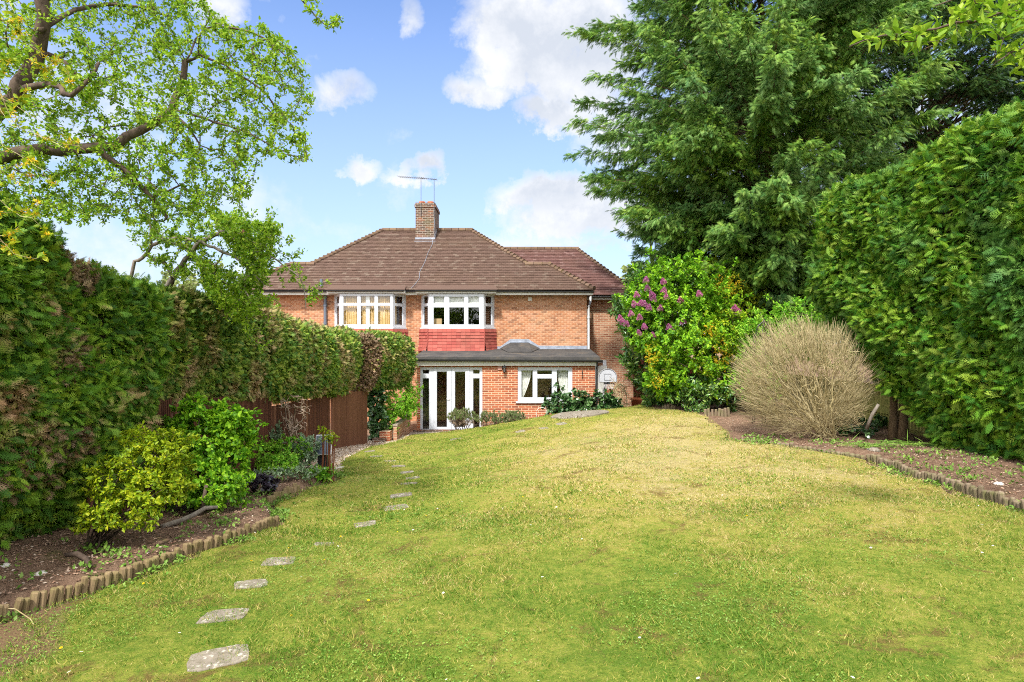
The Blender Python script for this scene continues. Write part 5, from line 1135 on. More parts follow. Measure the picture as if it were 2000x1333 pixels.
# ------------------------------------------------------------------ plants by the house
iv = shrub('ivy_bush', (2.9, 20.6, -2.9), [((1.75, 20.75, -2.15), (.62, .5, .58)), ((2.75, 20.8, -2.15), (.65, .5, .45)), ((3.3, 20.9, -2.25), (.35, .4, .4)), ((2.2, 20.7, -2.4), (.9, .45, .35))], 'mound of dark glossy ivy under the ground floor window', 'shrub', M['ivy'], M['bark_dark'], 420, 20, .095, leaf_t(.95, .05, .1), nstem=8, spread=.07, floor=False)
for i, (x0, x1, lb, mt) in enumerate(((-2.05, -1.1, 'straggly lavender bush with bare woody stems in front of the doors', 'a'), (-1.15, -.2, 'middle rounded lavender bush against the brick wall', 'b'), (-.35, .42, 'clipped lavender mound furthest right below the lantern', 'c'))):
    cxx = (x0 + x1) / 2; yb = 20.05; bz0 = -2.95
    o = empty('lavender_bush', (cxx, yb, -3.0), lb, 'shrub', 'lavender bushes by the patio'); t = Tree(); zc = -2.45 if i == 0 else -2.5
    for k in range(9): e = np.array([cxx + random.uniform(-.4, .4), yb + random.uniform(-.25, .25), zc]); t.limb([(cxx + random.uniform(-.1, .1), yb, -3.0), (cxx + (e[0] - cxx) * .5, yb, -2.75), e], .016, .008, wob=.01)
    tg = ell_pts([((cxx, yb, zc), ((x1 - x0) / 2, .36, .30))], 300, .4); tg = tg[tg[:, 2] > zc - .22]; paths = t.grow(tg, step=.08); t.radii(.003, 2.4, .02); t.mesh('branches', M['pale_twig'] if i else M['bark'], o)
    pos, d = t.leaves(paths, 16, .03, .5); k_ = pos[:, 2] > zc - .02 * i - (.02 if i < 2 else .12); pos = pos[k_]; scatter('foliage', leaf_s(.18), pos, np.array([0, 0, 1.]) + (pos - np.array([cxx, yb, zc])) * .8 + rdir(len(pos)) * .35, rdir(len(pos)), .085 * (.6 + .6 * rng.random(len(pos))), M['lav'], o)
    pos, d = t.leaves(paths, 8, .03, .9); n_ = len(pos); scatter('dry_shoots', leaf_s(.12), pos, np.array([0, 0, .7]) + rdir(n_) * .6, rdir(n_), .07 * (.6 + .6 * rng.random(n_)), M['pale_twig'], o)
# dry climber on its wire, hose coil, wire hoop
o = empty('dry_climber', (pxs(1211, 22.3), 22.3, -3.0), 'tangle of dry straw-coloured stems on a tall wire frame by the wing wall', 'plant'); cx0_ = pxs(1211, 22.3); mb = MB()
for s in (-1, 1): mb.tube([(cx0_ + s * .22, 22.3, -3.03), (cx0_ + s * .24, 22.3, -2.0), (cx0_ + s * .15, 22.3, -1.6), (cx0_, 22.3, -1.5)], .012, 5)
mb.build('frame', M['grey_leaf'], o); mb = MB()
for k in range(150):
    p = np.array([cx0_ + random.uniform(-.26, .26), 22.3 + random.uniform(-.14, .14), random.uniform(-2.8, -1.6)]); mb.tube([p, p + rng.normal(size=3) * .12 + (0, 0, .05), p + rng.normal(size=3) * .16 + (0, 0, .22)], .007, 3, False)
mb.build('stems', M['straw_twig'], o)
mb = MB(); hx_ = pxs(1216, 22.0)
for k in range(5): mb.tube([(hx_ + (.19 + .015 * k) * math.cos(a_), 22.0 + k * .03, -2.68 + (.24 + .01 * k) * math.sin(a_)) for a_ in np.linspace(0, 6.283, 19)], .014, 6, False)
tag(mb.build('garden_hose', M['grey_pipe'], smooth=True), 'coiled grey garden hose at the foot of the dry climber', 'hose')
mb = MB(); c_ = P(1058, 805, 20.6); mb.tube([(c_[0] - .18, 20.6, -2.75)] + [(c_[0] - .17 * math.cos(a_), 20.6, -2.30 + .16 * math.sin(a_)) for a_ in np.linspace(0, 3.14, 9)] + [(c_[0] + .19, 20.6, -2.75)], .009, 5)
tag(mb.build('wire_hoop', M['fascia'], smooth=True), 'thin white wire hoop in front of the ivy mound', 'hoop')
for (a_, b_, s_, lb) in ((1243, 786, .30, 'taller terracotta pot beside the house corner'), (1256, 792, .22, 'shorter terracotta pot right of the taller pot')):
    c_ = P(a_, b_, 23.0); o = empty('plant_pot', (c_[0], 23, -2.55), lb, 'pot', 'terracotta pots'); mb = MB(); z_ = c_[2] - s_ * .5; mb.lathe([(s_ * .45, -.8), (s_ * .62, s_ * .75), (s_ * .72, s_ * .76), (s_ * .74, s_), (s_ * .62, s_), (s_ * .58, s_ * .8), (0, s_ * .8)], (c_[0], 23.0, z_), 14); mb.build('pot', M['terracotta'], o, True)
shrub('potted_shrub', (pxs(1255, 23.6), 23.6, -2.5), [B(1256, 752, 23.6, 16, 26), B(1262, 735, 23.6, 12, 12)], 'olive-coloured bushy plant above the terracotta pots', 'shrub', M['olive'], M['bark'], 130, 14, .07, nstem=5, floor=False)
shrub('border_plant', (4.75, 20.4, -2.1), [B(1280, 780, 20.2, 26, 18)], 'light green leafy plant right of the terracotta pots', 'plant', M['bright'], M['bark'], 100, 12, .06, nstem=5)
# greenery left of the doors
shrub('ivy_column', (-4.1, 18.9, -2.9), [((-3.98, 18.75, -1.75), (.26, .3, .45)), ((-3.95, 18.85, -2.4), (.3, .3, .5))], 'narrow column of dark ivy at the end of the fence', 'climber', M['ivy'], M['bark'], 190, 20, .075, leaf_t(.95, .05, .1), nstem=5, spread=.05)
shrub('privet_bush', (-3.9, 20.3, -2.9), [((-3.55, 19.4, -1.90), (.48, .5, .42)), ((-3.18, 20.3, -1.75), (.30, .4, .42)), ((-3.72, 19.1, -2.4), (.34, .35, .4)), ((-3.32, 20.0, -2.1), (.38, .5, .4))], 'bright green leafy shrub spilling over the low wall beside the doors', 'shrub', M['bright'], M['bark'], 560, 20, .05, leaf_s(.6), nstem=8, spread=.05)

# ------------------------------------------------------------------ left bed planting
def BG(x, y): return (x, y, g1(x, y))
shrub('spiraea_bush', BG(-4.45, 6.75), [B(210, 940, 6.75, 45, 42), B(290, 905, 6.9, 62, 50), B(300, 955, 6.8, 55, 35), B(195, 1000, 6.6, 38, 30), B(330, 880, 7.2, 40, 40), B(250, 1000, 6.7, 60, 28), B(165, 1018, 6.5, 20, 20), B(340, 950, 6.9, 34, 26), B(265, 862, 7.2, 32, 26), B(350, 925, 7.3, 30, 40)], 'golden-green small-leaved shrub with dark woody base in the left bed', 'shrub', M['golden'], M['bark_dark'], 620, 17, .048, leaf_t(.45), nstem=16, spread=.03, tip=.0025, frac=.55, shell=.6)
ol = [o for o in COL.objects if o.name.startswith('spiraea_bush')][0]
o = empty('young_shoot', BG(-5.0, 7.6), 'pair of tall upright leafy shoots in front of the near hedge', 'plant'); mb = MB(); pp = []; 
for (bx_, by_, tx, ty, Yq) in ((258, 940, 262, 838, 7.4), (205, 990, 218, 905, 7.0)):
    a_, b_ = P(bx_, by_, Yq), P(tx, ty, Yq); mb.tube([a_ - (0, 0, .35), (a_ + b_) / 2 + (.01, 0, 0), b_], [.006, .005, .002], 5)
    for q in np.linspace(.15, 1, 22): pp.append(a_ + (b_ - a_) * q)
mb.build('stems', M['forsy'], o); pp = np.array(pp); n_ = len(pp); an = np.arange(n_) * 2.4; scatter('leaves', leaf_t(.36), pp, np.stack([np.cos(an), np.sin(an), np.full(n_, .45)], 1), np.tile([0, 0, 1.], (n_, 1)) + rdir(n_) * .2, .085 * (.7 + .4 * rng.random(n_)), M['golden'], o)
shrub('mock_orange_bush', BG(-4.2, 8.9), [B(400, 860, 8.9, 75, 50), B(440, 830, 8.9, 50, 35), B(385, 925, 8.6, 45, 45), B(440, 900, 8.8, 48, 50), B(420, 955, 8.5, 60, 35), B(475, 850, 9.0, 30, 40), B(335, 900, 8.8, 32, 45), B(400, 802, 8.9, 42, 22), B(330, 955, 8.4, 30, 25), B(350, 830, 9.1, 25, 30), B(345, 920, 8.5, 25, 30)], 'broad fresh green bush in the middle of the left bed', 'shrub', M['lilac'], M['bark'], 800, 20, .064, leaf_t(.6), nstem=14, spread=.05, tip=.0025)
o = empty('bare_stakes', BG(-4.5, 9.0), 'two grey bare stems sticking up behind the fresh green bush', 'plant'); mb = MB(); mb.tube([P(330, 870, 9.3), P(322, 830, 9.3), P(319, 800, 9.3)], [.016, .014, .008], 6); mb.tube([P(334, 865, 9.3), P(342, 835, 9.3), P(349, 803, 9.3)], [.018, .014, .008], 6); mb.tube([P(330, 870, 9.3), P(333, 900, 9.3), P(335, 1000, 9.3)], .02, 6); mb.build('stems', M['bark_grey'], o)
mb = MB(); mb.tube([P(403, 948, 8.2), P(398, 975, 8.2), P(392, 1012, 8.2)], [.022, .024, .026], 7); tag(mb.build('stake', M['bark'], smooth=True), 'brown cut stake standing beside the fallen pale branch', 'branch')
mb = MB(); z_ = g1(-3.9, 7.9); mb.tube([(-4.15, 7.55, z_ + .03), (-4.0, 7.75, z_ + .06), (-3.92, 7.9, z_ + .09), (-3.82, 7.98, z_ + .15), (-3.7, 8.05, z_ + .14)], [.035, .03, .03, .028, .02], 8); tag(mb.build('fallen_branch', M['bark_grey'], smooth=True), 'pale dead branch lying on the left bed', 'branch')
mb = MB(); z_ = g1(-4.3, 5.9); mb.tube([P(128, 1085, 6.15), P(150, 1082, 6.15), P(168, 1092, 6.1), P(177, 1108, 6.05)], [.018, .028, .028, .02], 7); tag(mb.build('surface_root', M['bark'], smooth=True), 'curved brown root on the soil near the log edging', 'root')
mb = MB(); mb.tube([(P(0, 1188, 5.2)), P(30, 1190, 5.15), P(60, 1210, 5.05), P(72, 1230, 4.95), P(65, 1245, 4.9)], .005, 5); tag(mb.build('fallen_twig', M['straw_twig'], smooth=True), 'thin curled dry stem lying over the near edging logs', 'twig')
# bare twiggy plant
o = empty('bare_shrub', BG(-4.55, 13.4), 'small leafless shrub of pale twigs against the brown fence', 'shrub'); t = Tree(); b_ = np.array(BG(-4.5, 13.4))
for k in range(14): e = P(random.uniform(545, 605), random.uniform(775, 830), 13.2); t.limb([b_ + rng.normal(size=3) * (.04, .04, 0), b_ + (e - b_) * .5 + rng.normal(size=3) * .04, e], .009, .003, wob=.012)
t.grow(volume_pts([(540, 790), (560, 770), (600, 775), (612, 790), (605, 820), (590, 860), (565, 860)], 170, 12.7, 13.3), bend=.3); t.radii(.007, 2.4, .02); t.mesh('twigs', M['pale_twig'], o)
shrub('border_shrub', BG(-4.35, 12.4), [B(520, 890, 12.3, 30, 30), B(570, 880, 12.4, 34, 26), B(545, 905, 11.8, 40, 20)], 'small green leafy shrub beneath the bare twiggy shrub', 'shrub', M['bright'], M['bark'], 300, 18, .055, nstem=6, spread=.04)
shrub('grey_shrub', BG(-4.5, 12.9), [B(530, 850, 13.0, 24, 18), B(600, 880, 12.6, 24, 28)], 'pale grey-green shrub beside the brown fence', 'shrub', M['grey_leaf'], M['bark'], 200, 16, .055, nstem=6, spread=.04)
shrub('heuchera', BG(-3.85, 9.9), [(np.array(BG(-3.86, 9.85)) + (0, 0, .13), (.24, .2, .13))], 'low clump of glossy dark purple leaves at the bed edge', 'plant', M['purple_leaf'], M['bark_dark'], 60, 8, .062, leaf_t(.9, .05, .05), nstem=5, spread=.02, up=1.)
shrub('silver_plant', BG(-3.8, 11.0), [(np.array(BG(-3.75, 11.0)) + (0, 0, .12), (.38, .3, .15)), (np.array(BG(-4.15, 10.4)) + (0, 0, .12), (.3, .3, .16))], 'low mound of silvery green leaves beside the purple clump', 'plant', M['grey_leaf'], M['bark'], 150, 9, .06, nstem=6, spread=.03)
shrub('primrose', BG(-3.45, 11.5), [(np.array(BG(-3.5, 11.45)) + (0, 0, .08), (.25, .18, .10))], 'light green broad-leaved plant at the foot of the brown-stemmed plant', 'plant', M['bright'], M['bark'], 60, 6, .11, leaf_t(.35), nstem=4, spread=.02)
# brown-stemmed plant and grey panel box
o = empty('tall_stemmed_plant', BG(-3.32, 11.5), 'cluster of tall red-brown stems topped with yellow-green leaves', 'plant'); mb = MB(); tp = []
for k in range(13):
    x_ = -3.33 + random.uniform(-.11, .12); y_ = 11.5 + random.uniform(-.08, .08); z_ = g1(x_, y_); hh = .74 + .16 * random.random(); e = (x_ + random.uniform(-.05, .06), y_, z_ + hh); mb.tube([(x_, y_, z_), ((x_ + e[0]) / 2 + .01, y_, z_ + hh * .5), e], [.009, .008, .005], 5); tp.append(e)
mb.build('stems', m_attr('red_stems', [(.13, .035, .02), (.24, .07, .035), (.18, .08, .04)]), o); tp = np.repeat(np.array(tp), 16, 0) + rng.normal(size=(13 * 16, 3)) * (.03, .03, .035); n_ = len(tp)
scatter('leaves', leaf_t(.35), tp, rdir(n_) + (0, 0, .4), rdir(n_) + (0, 0, 1), .07 * (.6 + .6 * rng.random(n_)), M['golden'], o)
o = empty('solar_light', (-3.72, 12.9, g1(-3.72, 12.9)), 'tilted grey solar panel on a black post box behind the red-brown stems', 'garden light')
z_ = g1(-3.72, 12.9); mb = MB(); mb.obox((-3.88, 12.75, z_ + .02), (.20, 0, 0), (0, .18, 0), (0, 0, .58)); mb.build('housing', M['black_plastic'], o, bevel=.01)
mb = MB(); mb.obox((-3.88, 12.62, z_ + .42), (.30, .03, 0), (0, .10, .36), (0, -.02, .006)); mb.build('panel', plain('solar_cells', (.05, .07, .10), .15, .2, .8), o)
mb = MB(); 
for s0, s1 in (((0, 0), (1, 0)), ((1, 0), (1, 1)), ((1, 1), (0, 1)), ((0, 1), (0, 0))):
    f_ = lambda s: (-3.88 + .30 * s[0], 12.61 + .03 * s[0] + .10 * s[1], z_ + .425 + .36 * s[1]); mb.tube([f_(s0), f_(s1)], .012, 4)
mb.build('panel_frame', M['pale_pipe'], o)
# ------------------------------------------------------------------ right bed bits
o = empty('fallen_foliage', BG(6.6, 10.9), 'flattened heap of long pale green leaves at the corner of the right bed', 'plant'); n_ = 240; xx = 5.75 + 1.5 * rng.random(n_); yy_ = 10.9 + .3 * rng.random(n_) + (xx - 6) * .05; pp = np.stack([xx, yy_, zg(xx, yy_) + .02 + .06 * rng.random(n_)], 1)
scatter('leaves', leaf_s(.07, .02), pp, np.stack([rng.normal(size=n_), rng.normal(size=n_) * .3, rng.normal(size=n_) * .12], 1), np.tile([0, -.3, 1.], (n_, 1)), .26 * (.5 + .6 * rng.random(n_)), M['weed'], o)
shrub('ground_ivy', BG(7.7, 14.0), [(np.array([7.7, 14.2, -1.85]), (.8, .4, .18)), (np.array([7.2, 13.4, -1.9]), (.5, .4, .10))], 'low dark ivy between the bare bush and the hedge trunk', 'plant', M['ivy'], M['bark_dark'], 150, 14, .07, leaf_t(.9, .05), nstem=6, spread=.05)
wn_ = 0
for (x_, y_, s_, lb) in ((6.35, 8.35, .06, 'white stone on the soil near the right log edging'), (6.75, 7.6, .05, 'paler flat stone on the right bed nearest the frame edge'), (6.05, 10.7, .09, 'brown-grey rock at the corner where the logs lean'), (-4.35, 5.9, .05, 'pale stone beside the curved root'), (-4.75, 6.0, .045, 'mossy pale stone left of the curved root'), (-3.62, 13.5, .10, 'large white stone on the gravel edge'), (-3.45, 12.1, .10, 'white flat stone behind the red-brown stems')):
    m_ = MB(); k_ = 9; m_.lathe([(0, s_ * .55), (s_ * .5, s_ * .5), (s_ * .95, s_ * .15), (s_, -s_ * .1), (s_ * .8, -s_ * .5)], (0, 0, 0), k_); me = m_.build('garden_stone', M['white_stone'] if 'brown' not in lb else M['stone'], smooth=False)
    for v in me.data.vertices: v.co *= random.uniform(.85, 1.12)
    me.location = (x_, y_, g1(x_, y_) + s_ * .1); me.scale = (1.3, .9, .8); me.rotation_euler = (0, 0, random.uniform(0, 6)); tag(me, lb, 'stone')

# ------------------------------------------------------------------ ground cover (nobody could count it)
# mulch chips
n_ = 26000; yy_ = 3.2 + 13 * rng.random(n_) ** 1.5; lft = rng.random(n_) < .5
xx = np.where(lft, xl(yy_) - .1 - 2.2 * rng.random(n_), xr(yy_) + .12 + 2.6 * rng.random(n_)); k_ = ~(lft & (yy_ > 12.5)); xx, yy_ = xx[k_], yy_[k_]; n_ = len(xx)
pp = np.stack([xx, yy_, zg(xx, yy_) + .004 + .008 * rng.random(n_)], 1); dd = rdir(n_) * (1, 1, .25)
chip = (np.array([(-.5, 0, 0), (.5, 0, 0), (.35, 1, .1), (-.3, .9, 0), (0, .5, .35)]) * (.5, 1, 1), np.array([(0, 1, 4), (1, 2, 4), (2, 3, 4), (3, 0, 4)]))
tag(scatter('mulch', chip, pp, dd, np.tile([0, 0, 1.], (n_, 1)) + rdir(n_) * .3, .028 * (.35 + 1.0 * rng.random(n_) ** 2), M['chip']), kind='stuff')
n_ = 9000; yy_ = 12.9 + 7.1 * rng.random(n_); xx = xl(yy_) + .15 - 1.2 * rng.random(n_); pp = np.stack([xx, yy_, zg(xx, yy_) + .028 + .10 * sstep(.6, 1.2, xl(yy_) + .2 - xx)], 1)
tag(scatter('gravel_stones', chip, pp, rdir(n_) * (1, 1, .3), np.tile([0, 0, 1.], (n_, 1)), .045 * (.5 + .7 * rng.random(n_)), M['pebble']), kind='stuff')
# grass blades, denser near the viewer's end
def lawn_pts(n, y0, y1, pw):
    y = y0 + (y1 - y0) * rng.random(n) ** pw; x = xl(y) + .02 + (xr(y) - xl(y) - .06) * rng.random(n); return x, y
bl = (np.array([(-.5, 0, 0), (.5, 0, 0), (.25, .55, .10), (-.2, .55, .10), (0, 1, .32)]) * (1, 1, 1), np.array([(0, 1, 2), (0, 2, 3), (3, 2, 4)]))
Vs, Ts, Rs, off = [], [], [], 0
for (n_, y0, y1, pw, h_, w_) in ((260000, 2.6, 8.0, 1.2, .036, .0048), (140000, 7.5, 20, 1.3, .034, .012)):
    x, y = lawn_pts(n_, y0, y1, pw); kk = (-x - 3.0 - .55 * abs(y - 4.4)) * 1.2 + .25 * np.sin(x * 7 + 3 * np.sin(y * 5)) < .25 + .5 * rng.random(n_); x, y = x[kk], y[kk]; n_ = len(x); pp = np.stack([x, y, zlawn(x, y) - .004], 1); dd = rdir(n_) * (.9, .9, .2) + np.array([0, 0, .75]); hh = h_ * (.45 + .85 * rng.random(n_)) * (1 + .3 * np.sin(x * 2.3 + y) * np.sin(y * 1.9) + .35 * np.sin(x * 13 + 3 * np.sin(y * 4)) * np.sin(y * 11 + 2 * np.sin(x * 5)))
    tv = bl[0].copy(); tv[:, 0] *= w_ / h_; V, T, r = inst((tv, bl[1]), pp, dd, rdir(n_) * (1, 1, .1), hh); Vs.append(V); Ts.append(T + off); Rs.append(r); off += len(V)
tag(mk_tris('grass', np.concatenate(Vs), np.concatenate(Ts), M['blade'], None, np.concatenate(Rs)), kind='stuff')
# clover and plantain leaves
n_ = 15000; x, y = lawn_pts(n_, 2.8, 14, 1.3); cl = np.sin(x * 1.9 + 2 * np.sin(y * .8)) * np.sin(y * 1.4 + x * .5) > -.15 + .5 * rng.random(n_); x, y = x[cl], y[cl]; q = 7; x = np.repeat(x, q) + rng.normal(size=len(x) * q) * .05; y = np.repeat(y, q) + rng.normal(size=len(y) * q) * .05; n_ = len(x)
pp = np.stack([x, y, zlawn(x, y) + .012], 1); dd = rdir(n_) * (1, 1, .2) + (0, 0, .25)
# edge weeds on both beds
m2 = 1500; ye = 3.5 + 9 * rng.random(m2); le = rng.random(m2) < .5; xe = np.where(le, xl(ye) + rng.normal(size=m2) * .12, xr(ye) + rng.normal(size=m2) * .14); k3 = 5; xe = np.repeat(xe, k3) + rng.normal(size=m2 * k3) * .03; ye = np.repeat(ye, k3) + rng.normal(size=m2 * k3) * .03; sel = np.sin(ye * 5.3) + np.sin(ye * 2.1 + 1) > .1; xe, ye = xe[sel], ye[sel]
m3 = 260; yb_ = 4 + 9 * rng.random(m3); lb_ = rng.random(m3) < .5; xb_ = np.where(lb_, xl(yb_) - .2 - 1.2 * rng.random(m3), xr(yb_) + .2 + 1.2 * rng.random(m3)); xb_ = np.repeat(xb_, 12) + rng.normal(size=m3 * 12) * .05; yb_ = np.repeat(yb_, 12) + rng.normal(size=m3 * 12) * .05
p2 = np.stack([np.r_[xe, xb_], np.r_[ye, yb_], zg(np.r_[xe, xb_], np.r_[ye, yb_]) + .03 + .04 * rng.random(len(xe) + len(xb_))], 1); n2 = len(p2)
scatter_w = scatter('lawn_weeds', leaf_s(.6), np.concatenate([pp, p2]), np.concatenate([dd, rdir(n2) + (0, 0, .4)]), np.tile([0, 0, 1.], (n_ + n2, 1)) + rdir(n_ + n2) * .4, np.r_[.019 * (.4 + .8 * rng.random(n_)), .05 * (.5 + .8 * rng.random(n2))], M['weed']); tag(scatter_w, kind='stuff')
# flowers in the lawn
dm = MB(); dm.lathe([(.0, .004), (.005, .003), (.006, 0)], (0, 0, .012), 7)
da = MB()
for k in range(9): a_ = 2 * math.pi * k / 9; c, s = math.cos(a_), math.sin(a_); da.add([(0, 0, .010), (.009 * c - .003 * s, .009 * s + .003 * c, .012), (.016 * c, .016 * s, .009), (.009 * c + .003 * s, .009 * s - .003 * c, .012)], [(0, 1, 2, 3)])
do = da.build('daisy', M['petal_white']); dme = do.data; bpy.data.objects.remove(do)
yo = MB()
for ring, (rr, zz) in enumerate(((.020, .012), (.014, .017), (.008, .02))):
    for k in range(12): a_ = 2 * math.pi * (k + ring * .5) / 12; c, s = math.cos(a_), math.sin(a_); yo.add([(0, 0, zz - .003), (rr * .6 * c - .003 * s, rr * .6 * s + .003 * c, zz), (rr * c, rr * s, zz - .002), (rr * .6 * c + .003 * s, rr * .6 * s - .003 * c, zz)], [(0, 1, 2, 3)])
yoo = yo.build('dandelion', M['dandelion']); yme = yoo.data; bpy.data.objects.remove(yoo)
for nm, me, n_, lb, g_, sc_ in (('daisy', dme, 55, 'tiny white daisy in the lawn', 'daisies in the lawn', 1.1), ('dandelion', yme, 26, 'small yellow dandelion flower in the lawn', 'dandelions in the lawn', 1.0)):
    x, y = lawn_pts(n_, 3.3, 9.5, 1.2)
    if nm == 'dandelion': k_ = rng.random(n_) < .55; x = np.where(k_, xl(y) + .2 + 1.6 * rng.random(n_), x)
    for i in range(n_):
        c = bpy.data.objects.new(nm, me); COL.objects.link(c); c.location = (float(x[i]), float(y[i]), float(zlawn(x[i], y[i])) + .018); c.scale = (sc_ * random.uniform(.45, .8),) * 3; c.rotation_euler = (random.uniform(-.3, .3) + .15, random.uniform(-.3, .3), random.uniform(0, 6)); tag(c, lb, nm, g_)

# ------------------------------------------------------------------ distant trees
def far_tree(name, x, y, h, r, label, mat, n=160, seed=0, group='trees beyond the garden'):
    zb = -2.6; o = empty(name, (x, y, zb), label, 'tree', group); t = Tree(); c = np.array([x, y, zb + h * .62])
    t.limb([(x, y, zb), (x + .1, y, zb + h * .3), (x, y, zb + h * .75)], .22, .06, wob=.03)
    tg = ell_pts([(c, (r, r, h * .36)), (c + (r * .4, 0, -h * .1), (r * .7, r * .7, h * .25)), (c + (-r * .4, .3, .0), (r * .7, r * .7, h * .28))], n, .5); paths = t.grow(tg, step=.3); t.radii(.01, 2.3, .25); t.mesh('trunk', M['bark_grey'], o)
    pos, d = t.leaves(paths, 24, .35, .6); scatter('crown', leaf_s(.7), pos, d, rdir(len(pos)) + (0, 0, .6), .32 * (.6 + .7 * rng.random(len(pos))), mat, o)
far_tree('distant_tree', -22.5, 46, 8.2, 3.2, 'pale green round tree far behind the left hedge', M['far_green'])
far_tree('distant_tree', -17.5, 44, 7.0, 3.0, 'pale green tree just left of the house roof', M['far_green'])
far_tree('distant_tree', 9.2, 46, 8.3, 2.6, 'pale green tree beyond the right end of the roof', M['far_green'])
far_tree('distant_tree', -14.5, 38, 5.2, 2.4, 'low bushy tree beside the left end of the house', M['far_green'], 120)
far_tree('boundary_tree', 16.5, 31, 9.5, 4.2, 'dark green tree beyond the right hedge and cypress', M['lilac'], 220)
far_tree('boundary_tree', 11.2, 29, 6.5, 3.2, 'dark green tree low behind the bare bush and cypress', M['lilac'], 220)
# wood at the viewer's back: it shows only as the dark reflections in the panes
wp = ell_pts([((x_, -13 - abs(x_) * .1, .0), (3.4, 2.5, 3.0)) for x_ in (-15, -10, -5, 0, 5, 10, 15)], 16000, .7); tag(scatter('woodland', leaf_s(.7), wp, rdir(len(wp)), rdir(len(wp)), .42 * (.6 + .7 * rng.random(len(wp))), M['wood_dark']), kind='stuff')

# ------------------------------------------------------------------ light, sky, camera
SUN_EL, SUN_AZ = R(50), R(194)     # azimuth clockwise from +y: behind the viewer, a little to the left
w = bpy.data.worlds.new('World'); SC.world = w; w.use_nodes = True; nt = w.node_tree; nt.nodes.clear()
class W_(N):
    def __init__(s): s.t = nt
n = W_(); out = nt.nodes.new('ShaderNodeOutputWorld'); bg = nt.nodes.new('ShaderNodeBackground')
sky = nt.nodes.new('ShaderNodeTexSky'); sky.sky_type = 'NISHITA'; sky.sun_disc = False; sky.sun_elevation = SUN_EL; sky.sun_rotation = SUN_AZ; sky.altitude = 50; sky.air_density = 1.0; sky.dust_density = .5; sky.ozone_density = 1.5
tc = nt.nodes.new('ShaderNodeTexCoord'); dirv = tc.outputs['Generated']; sx = nt.nodes.new('ShaderNodeSeparateXYZ'); n.l(dirv, sx.inputs[0])
yc = n.math('MAXIMUM', sx.outputs[1], .05); U_ = n.math('DIVIDE', sx.outputs[0], yc); V_ = n.math('DIVIDE', sx.outputs[2], yc)
n1 = n.noise(5.0, 9, .62, dirv, .25); n2 = n.noise(14, 7, .65, dirv); 
wx = n.math('ADD', U_, n.math('MULTIPLY', n.math('SUBTRACT', n1, .5), .17)); wy = n.math('ADD', V_, n.math('MULTIPLY', n.math('SUBTRACT', n2, .5), .12))
CL = [(1010, 40, 120, 75, 1.1), (1060, 110, 130, 85, 1.1), (1170, 90, 110, 130, 1.1), (1090, 225, 92, 34, 1.1), (950, 178, 70, 34, .9), (1150, 180, 110, 70, .9), (790, 38, 28, 42, .8), (655, 178, 52, 48, 1.0), (706, 324, 44, 24, .9), (852, 330, 32, 26, .95), (805, 332, 42, 14, .6),
      (1090, 378, 130, 42, 1.1), (1180, 420, 170, 50, 1.0), (1040, 470, 130, 18, .5), (1170, 490, 110, 16, .5), (430, 10, 60, 50, .8), (1250, 260, 150, 90, .6), (1600, 250, 420, 240, .6), (330, 460, 300, 160, .5), (250, 200, 260, 140, .4)]
acc = None
for (a_, b_, rx, ry_, s_) in CL:
    u0, v0 = (a_ - 1000) / F, -(b_ - 666.5) / F; dx = n.math('DIVIDE', n.math('SUBTRACT', wx, u0), rx * 1.25 / F); dy = n.math('DIVIDE', n.math('SUBTRACT', wy, v0), ry_ * 1.25 / F)
    q = n.math('MULTIPLY', n.math('SUBTRACT', 1., n.math('ADD', n.math('MULTIPLY', dx, dx), n.math('MULTIPLY', dy, dy)), True), s_); acc = q if acc is None else n.math('MAXIMUM', acc, q)
back = n.math('MULTIPLY', n.math('SUBTRACT', .62, sx.outputs[1]), 2.8, True); fill_cloud = n.math('MULTIPLY', back, .75)  # extra cloud cover added behind, beside and overhead, out of view, as fill light
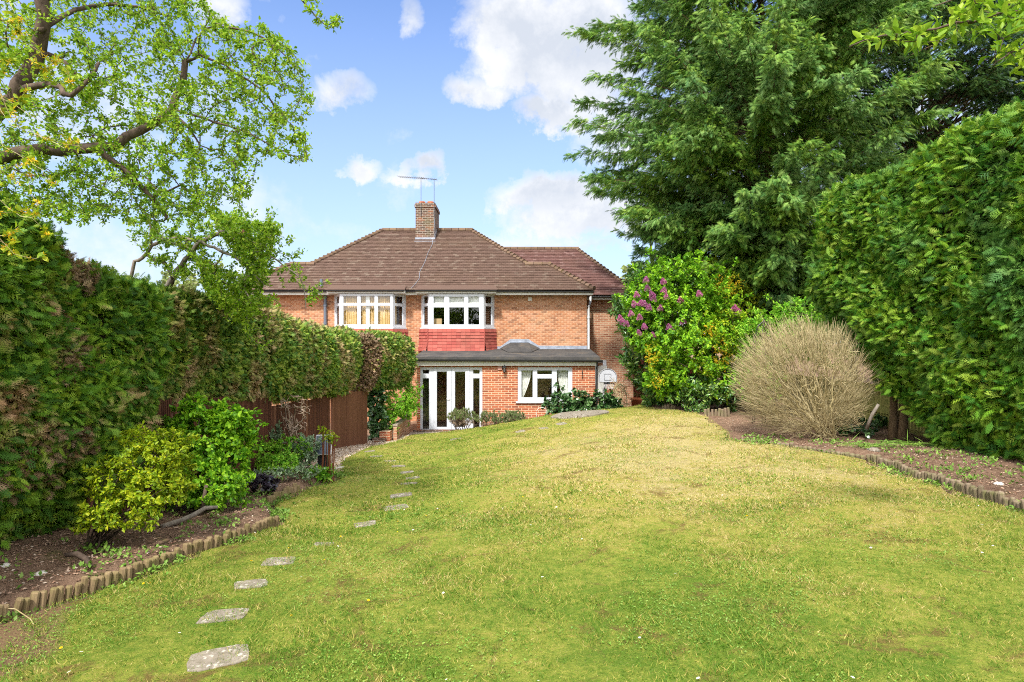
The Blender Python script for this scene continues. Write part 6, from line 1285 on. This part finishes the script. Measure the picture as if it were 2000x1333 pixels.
dens = n.math('ADD', n.math('ADD', acc, fill_cloud), n.math('ADD', n.math('MULTIPLY', n.math('SUBTRACT', n1, .5), 1.5), n.math('MULTIPLY', n.math('SUBTRACT', n2, .5), 1.3)))
cf = n.ramp(dens, [(.14, (0, 0, 0)), (.42, (.38,) * 3), (.88, (.97,) * 3)])
veil = n.math('MULTIPLY', n.math('SUBTRACT', 1., n.math('MULTIPLY', sx.outputs[2], 2.1), True), .80)
# cloud light: bright tops, greyer undersides from the thickness just above
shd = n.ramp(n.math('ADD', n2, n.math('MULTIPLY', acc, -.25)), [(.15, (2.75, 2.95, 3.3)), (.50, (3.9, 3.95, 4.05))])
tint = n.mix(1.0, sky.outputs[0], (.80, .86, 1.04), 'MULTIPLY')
c1 = n.mix(veil, tint, (2.35, 2.85, 3.4)); shd = n.mix(back, shd, (10.5, 10.3, 10.0)); c2 = n.mix(cf, c1, shd)  # the added out-of-view clouds are brighter than the visible ones, to fill
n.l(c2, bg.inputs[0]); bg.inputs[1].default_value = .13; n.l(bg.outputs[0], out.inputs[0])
sd_ = bpy.data.lights.new('sun', 'SUN'); sd_.energy = 3.1; sd_.angle = R(4); sd_.color = (1, .955, .88); so = bpy.data.objects.new('sun', sd_); COL.objects.link(so)
sv = Vector((math.sin(SUN_AZ) * math.cos(SUN_EL), math.cos(SUN_AZ) * math.cos(SUN_EL), math.sin(SUN_EL))); so.rotation_euler = (-sv).to_track_quat('-Z', 'Y').to_euler()
cd = bpy.data.cameras.new('camera'); cd.sensor_width = 36; cd.lens = F / 2000 * 36; cd.clip_start = .05; cd.clip_end = 3000; co = bpy.data.objects.new('camera', cd); COL.objects.link(co); co.location = (0, 0, 0); co.rotation_euler = (R(90), 0, 0); SC.camera = co
SC.view_settings.view_transform = 'Standard'; SC.view_settings.look = 'None'; SC.view_settings.exposure = 1.05; SC.view_settings.gamma = 1
SC.cycles.max_bounces = 6; SC.cycles.diffuse_bounces = 4; SC.cycles.glossy_bounces = 3; SC.cycles.transparent_max_bounces = 8; SC.cycles.transmission_bounces = 2; SC.cycles.use_denoising = False; SC.cycles.filter_width = 1.05; SC.cycles.sample_clamp_indirect = 4
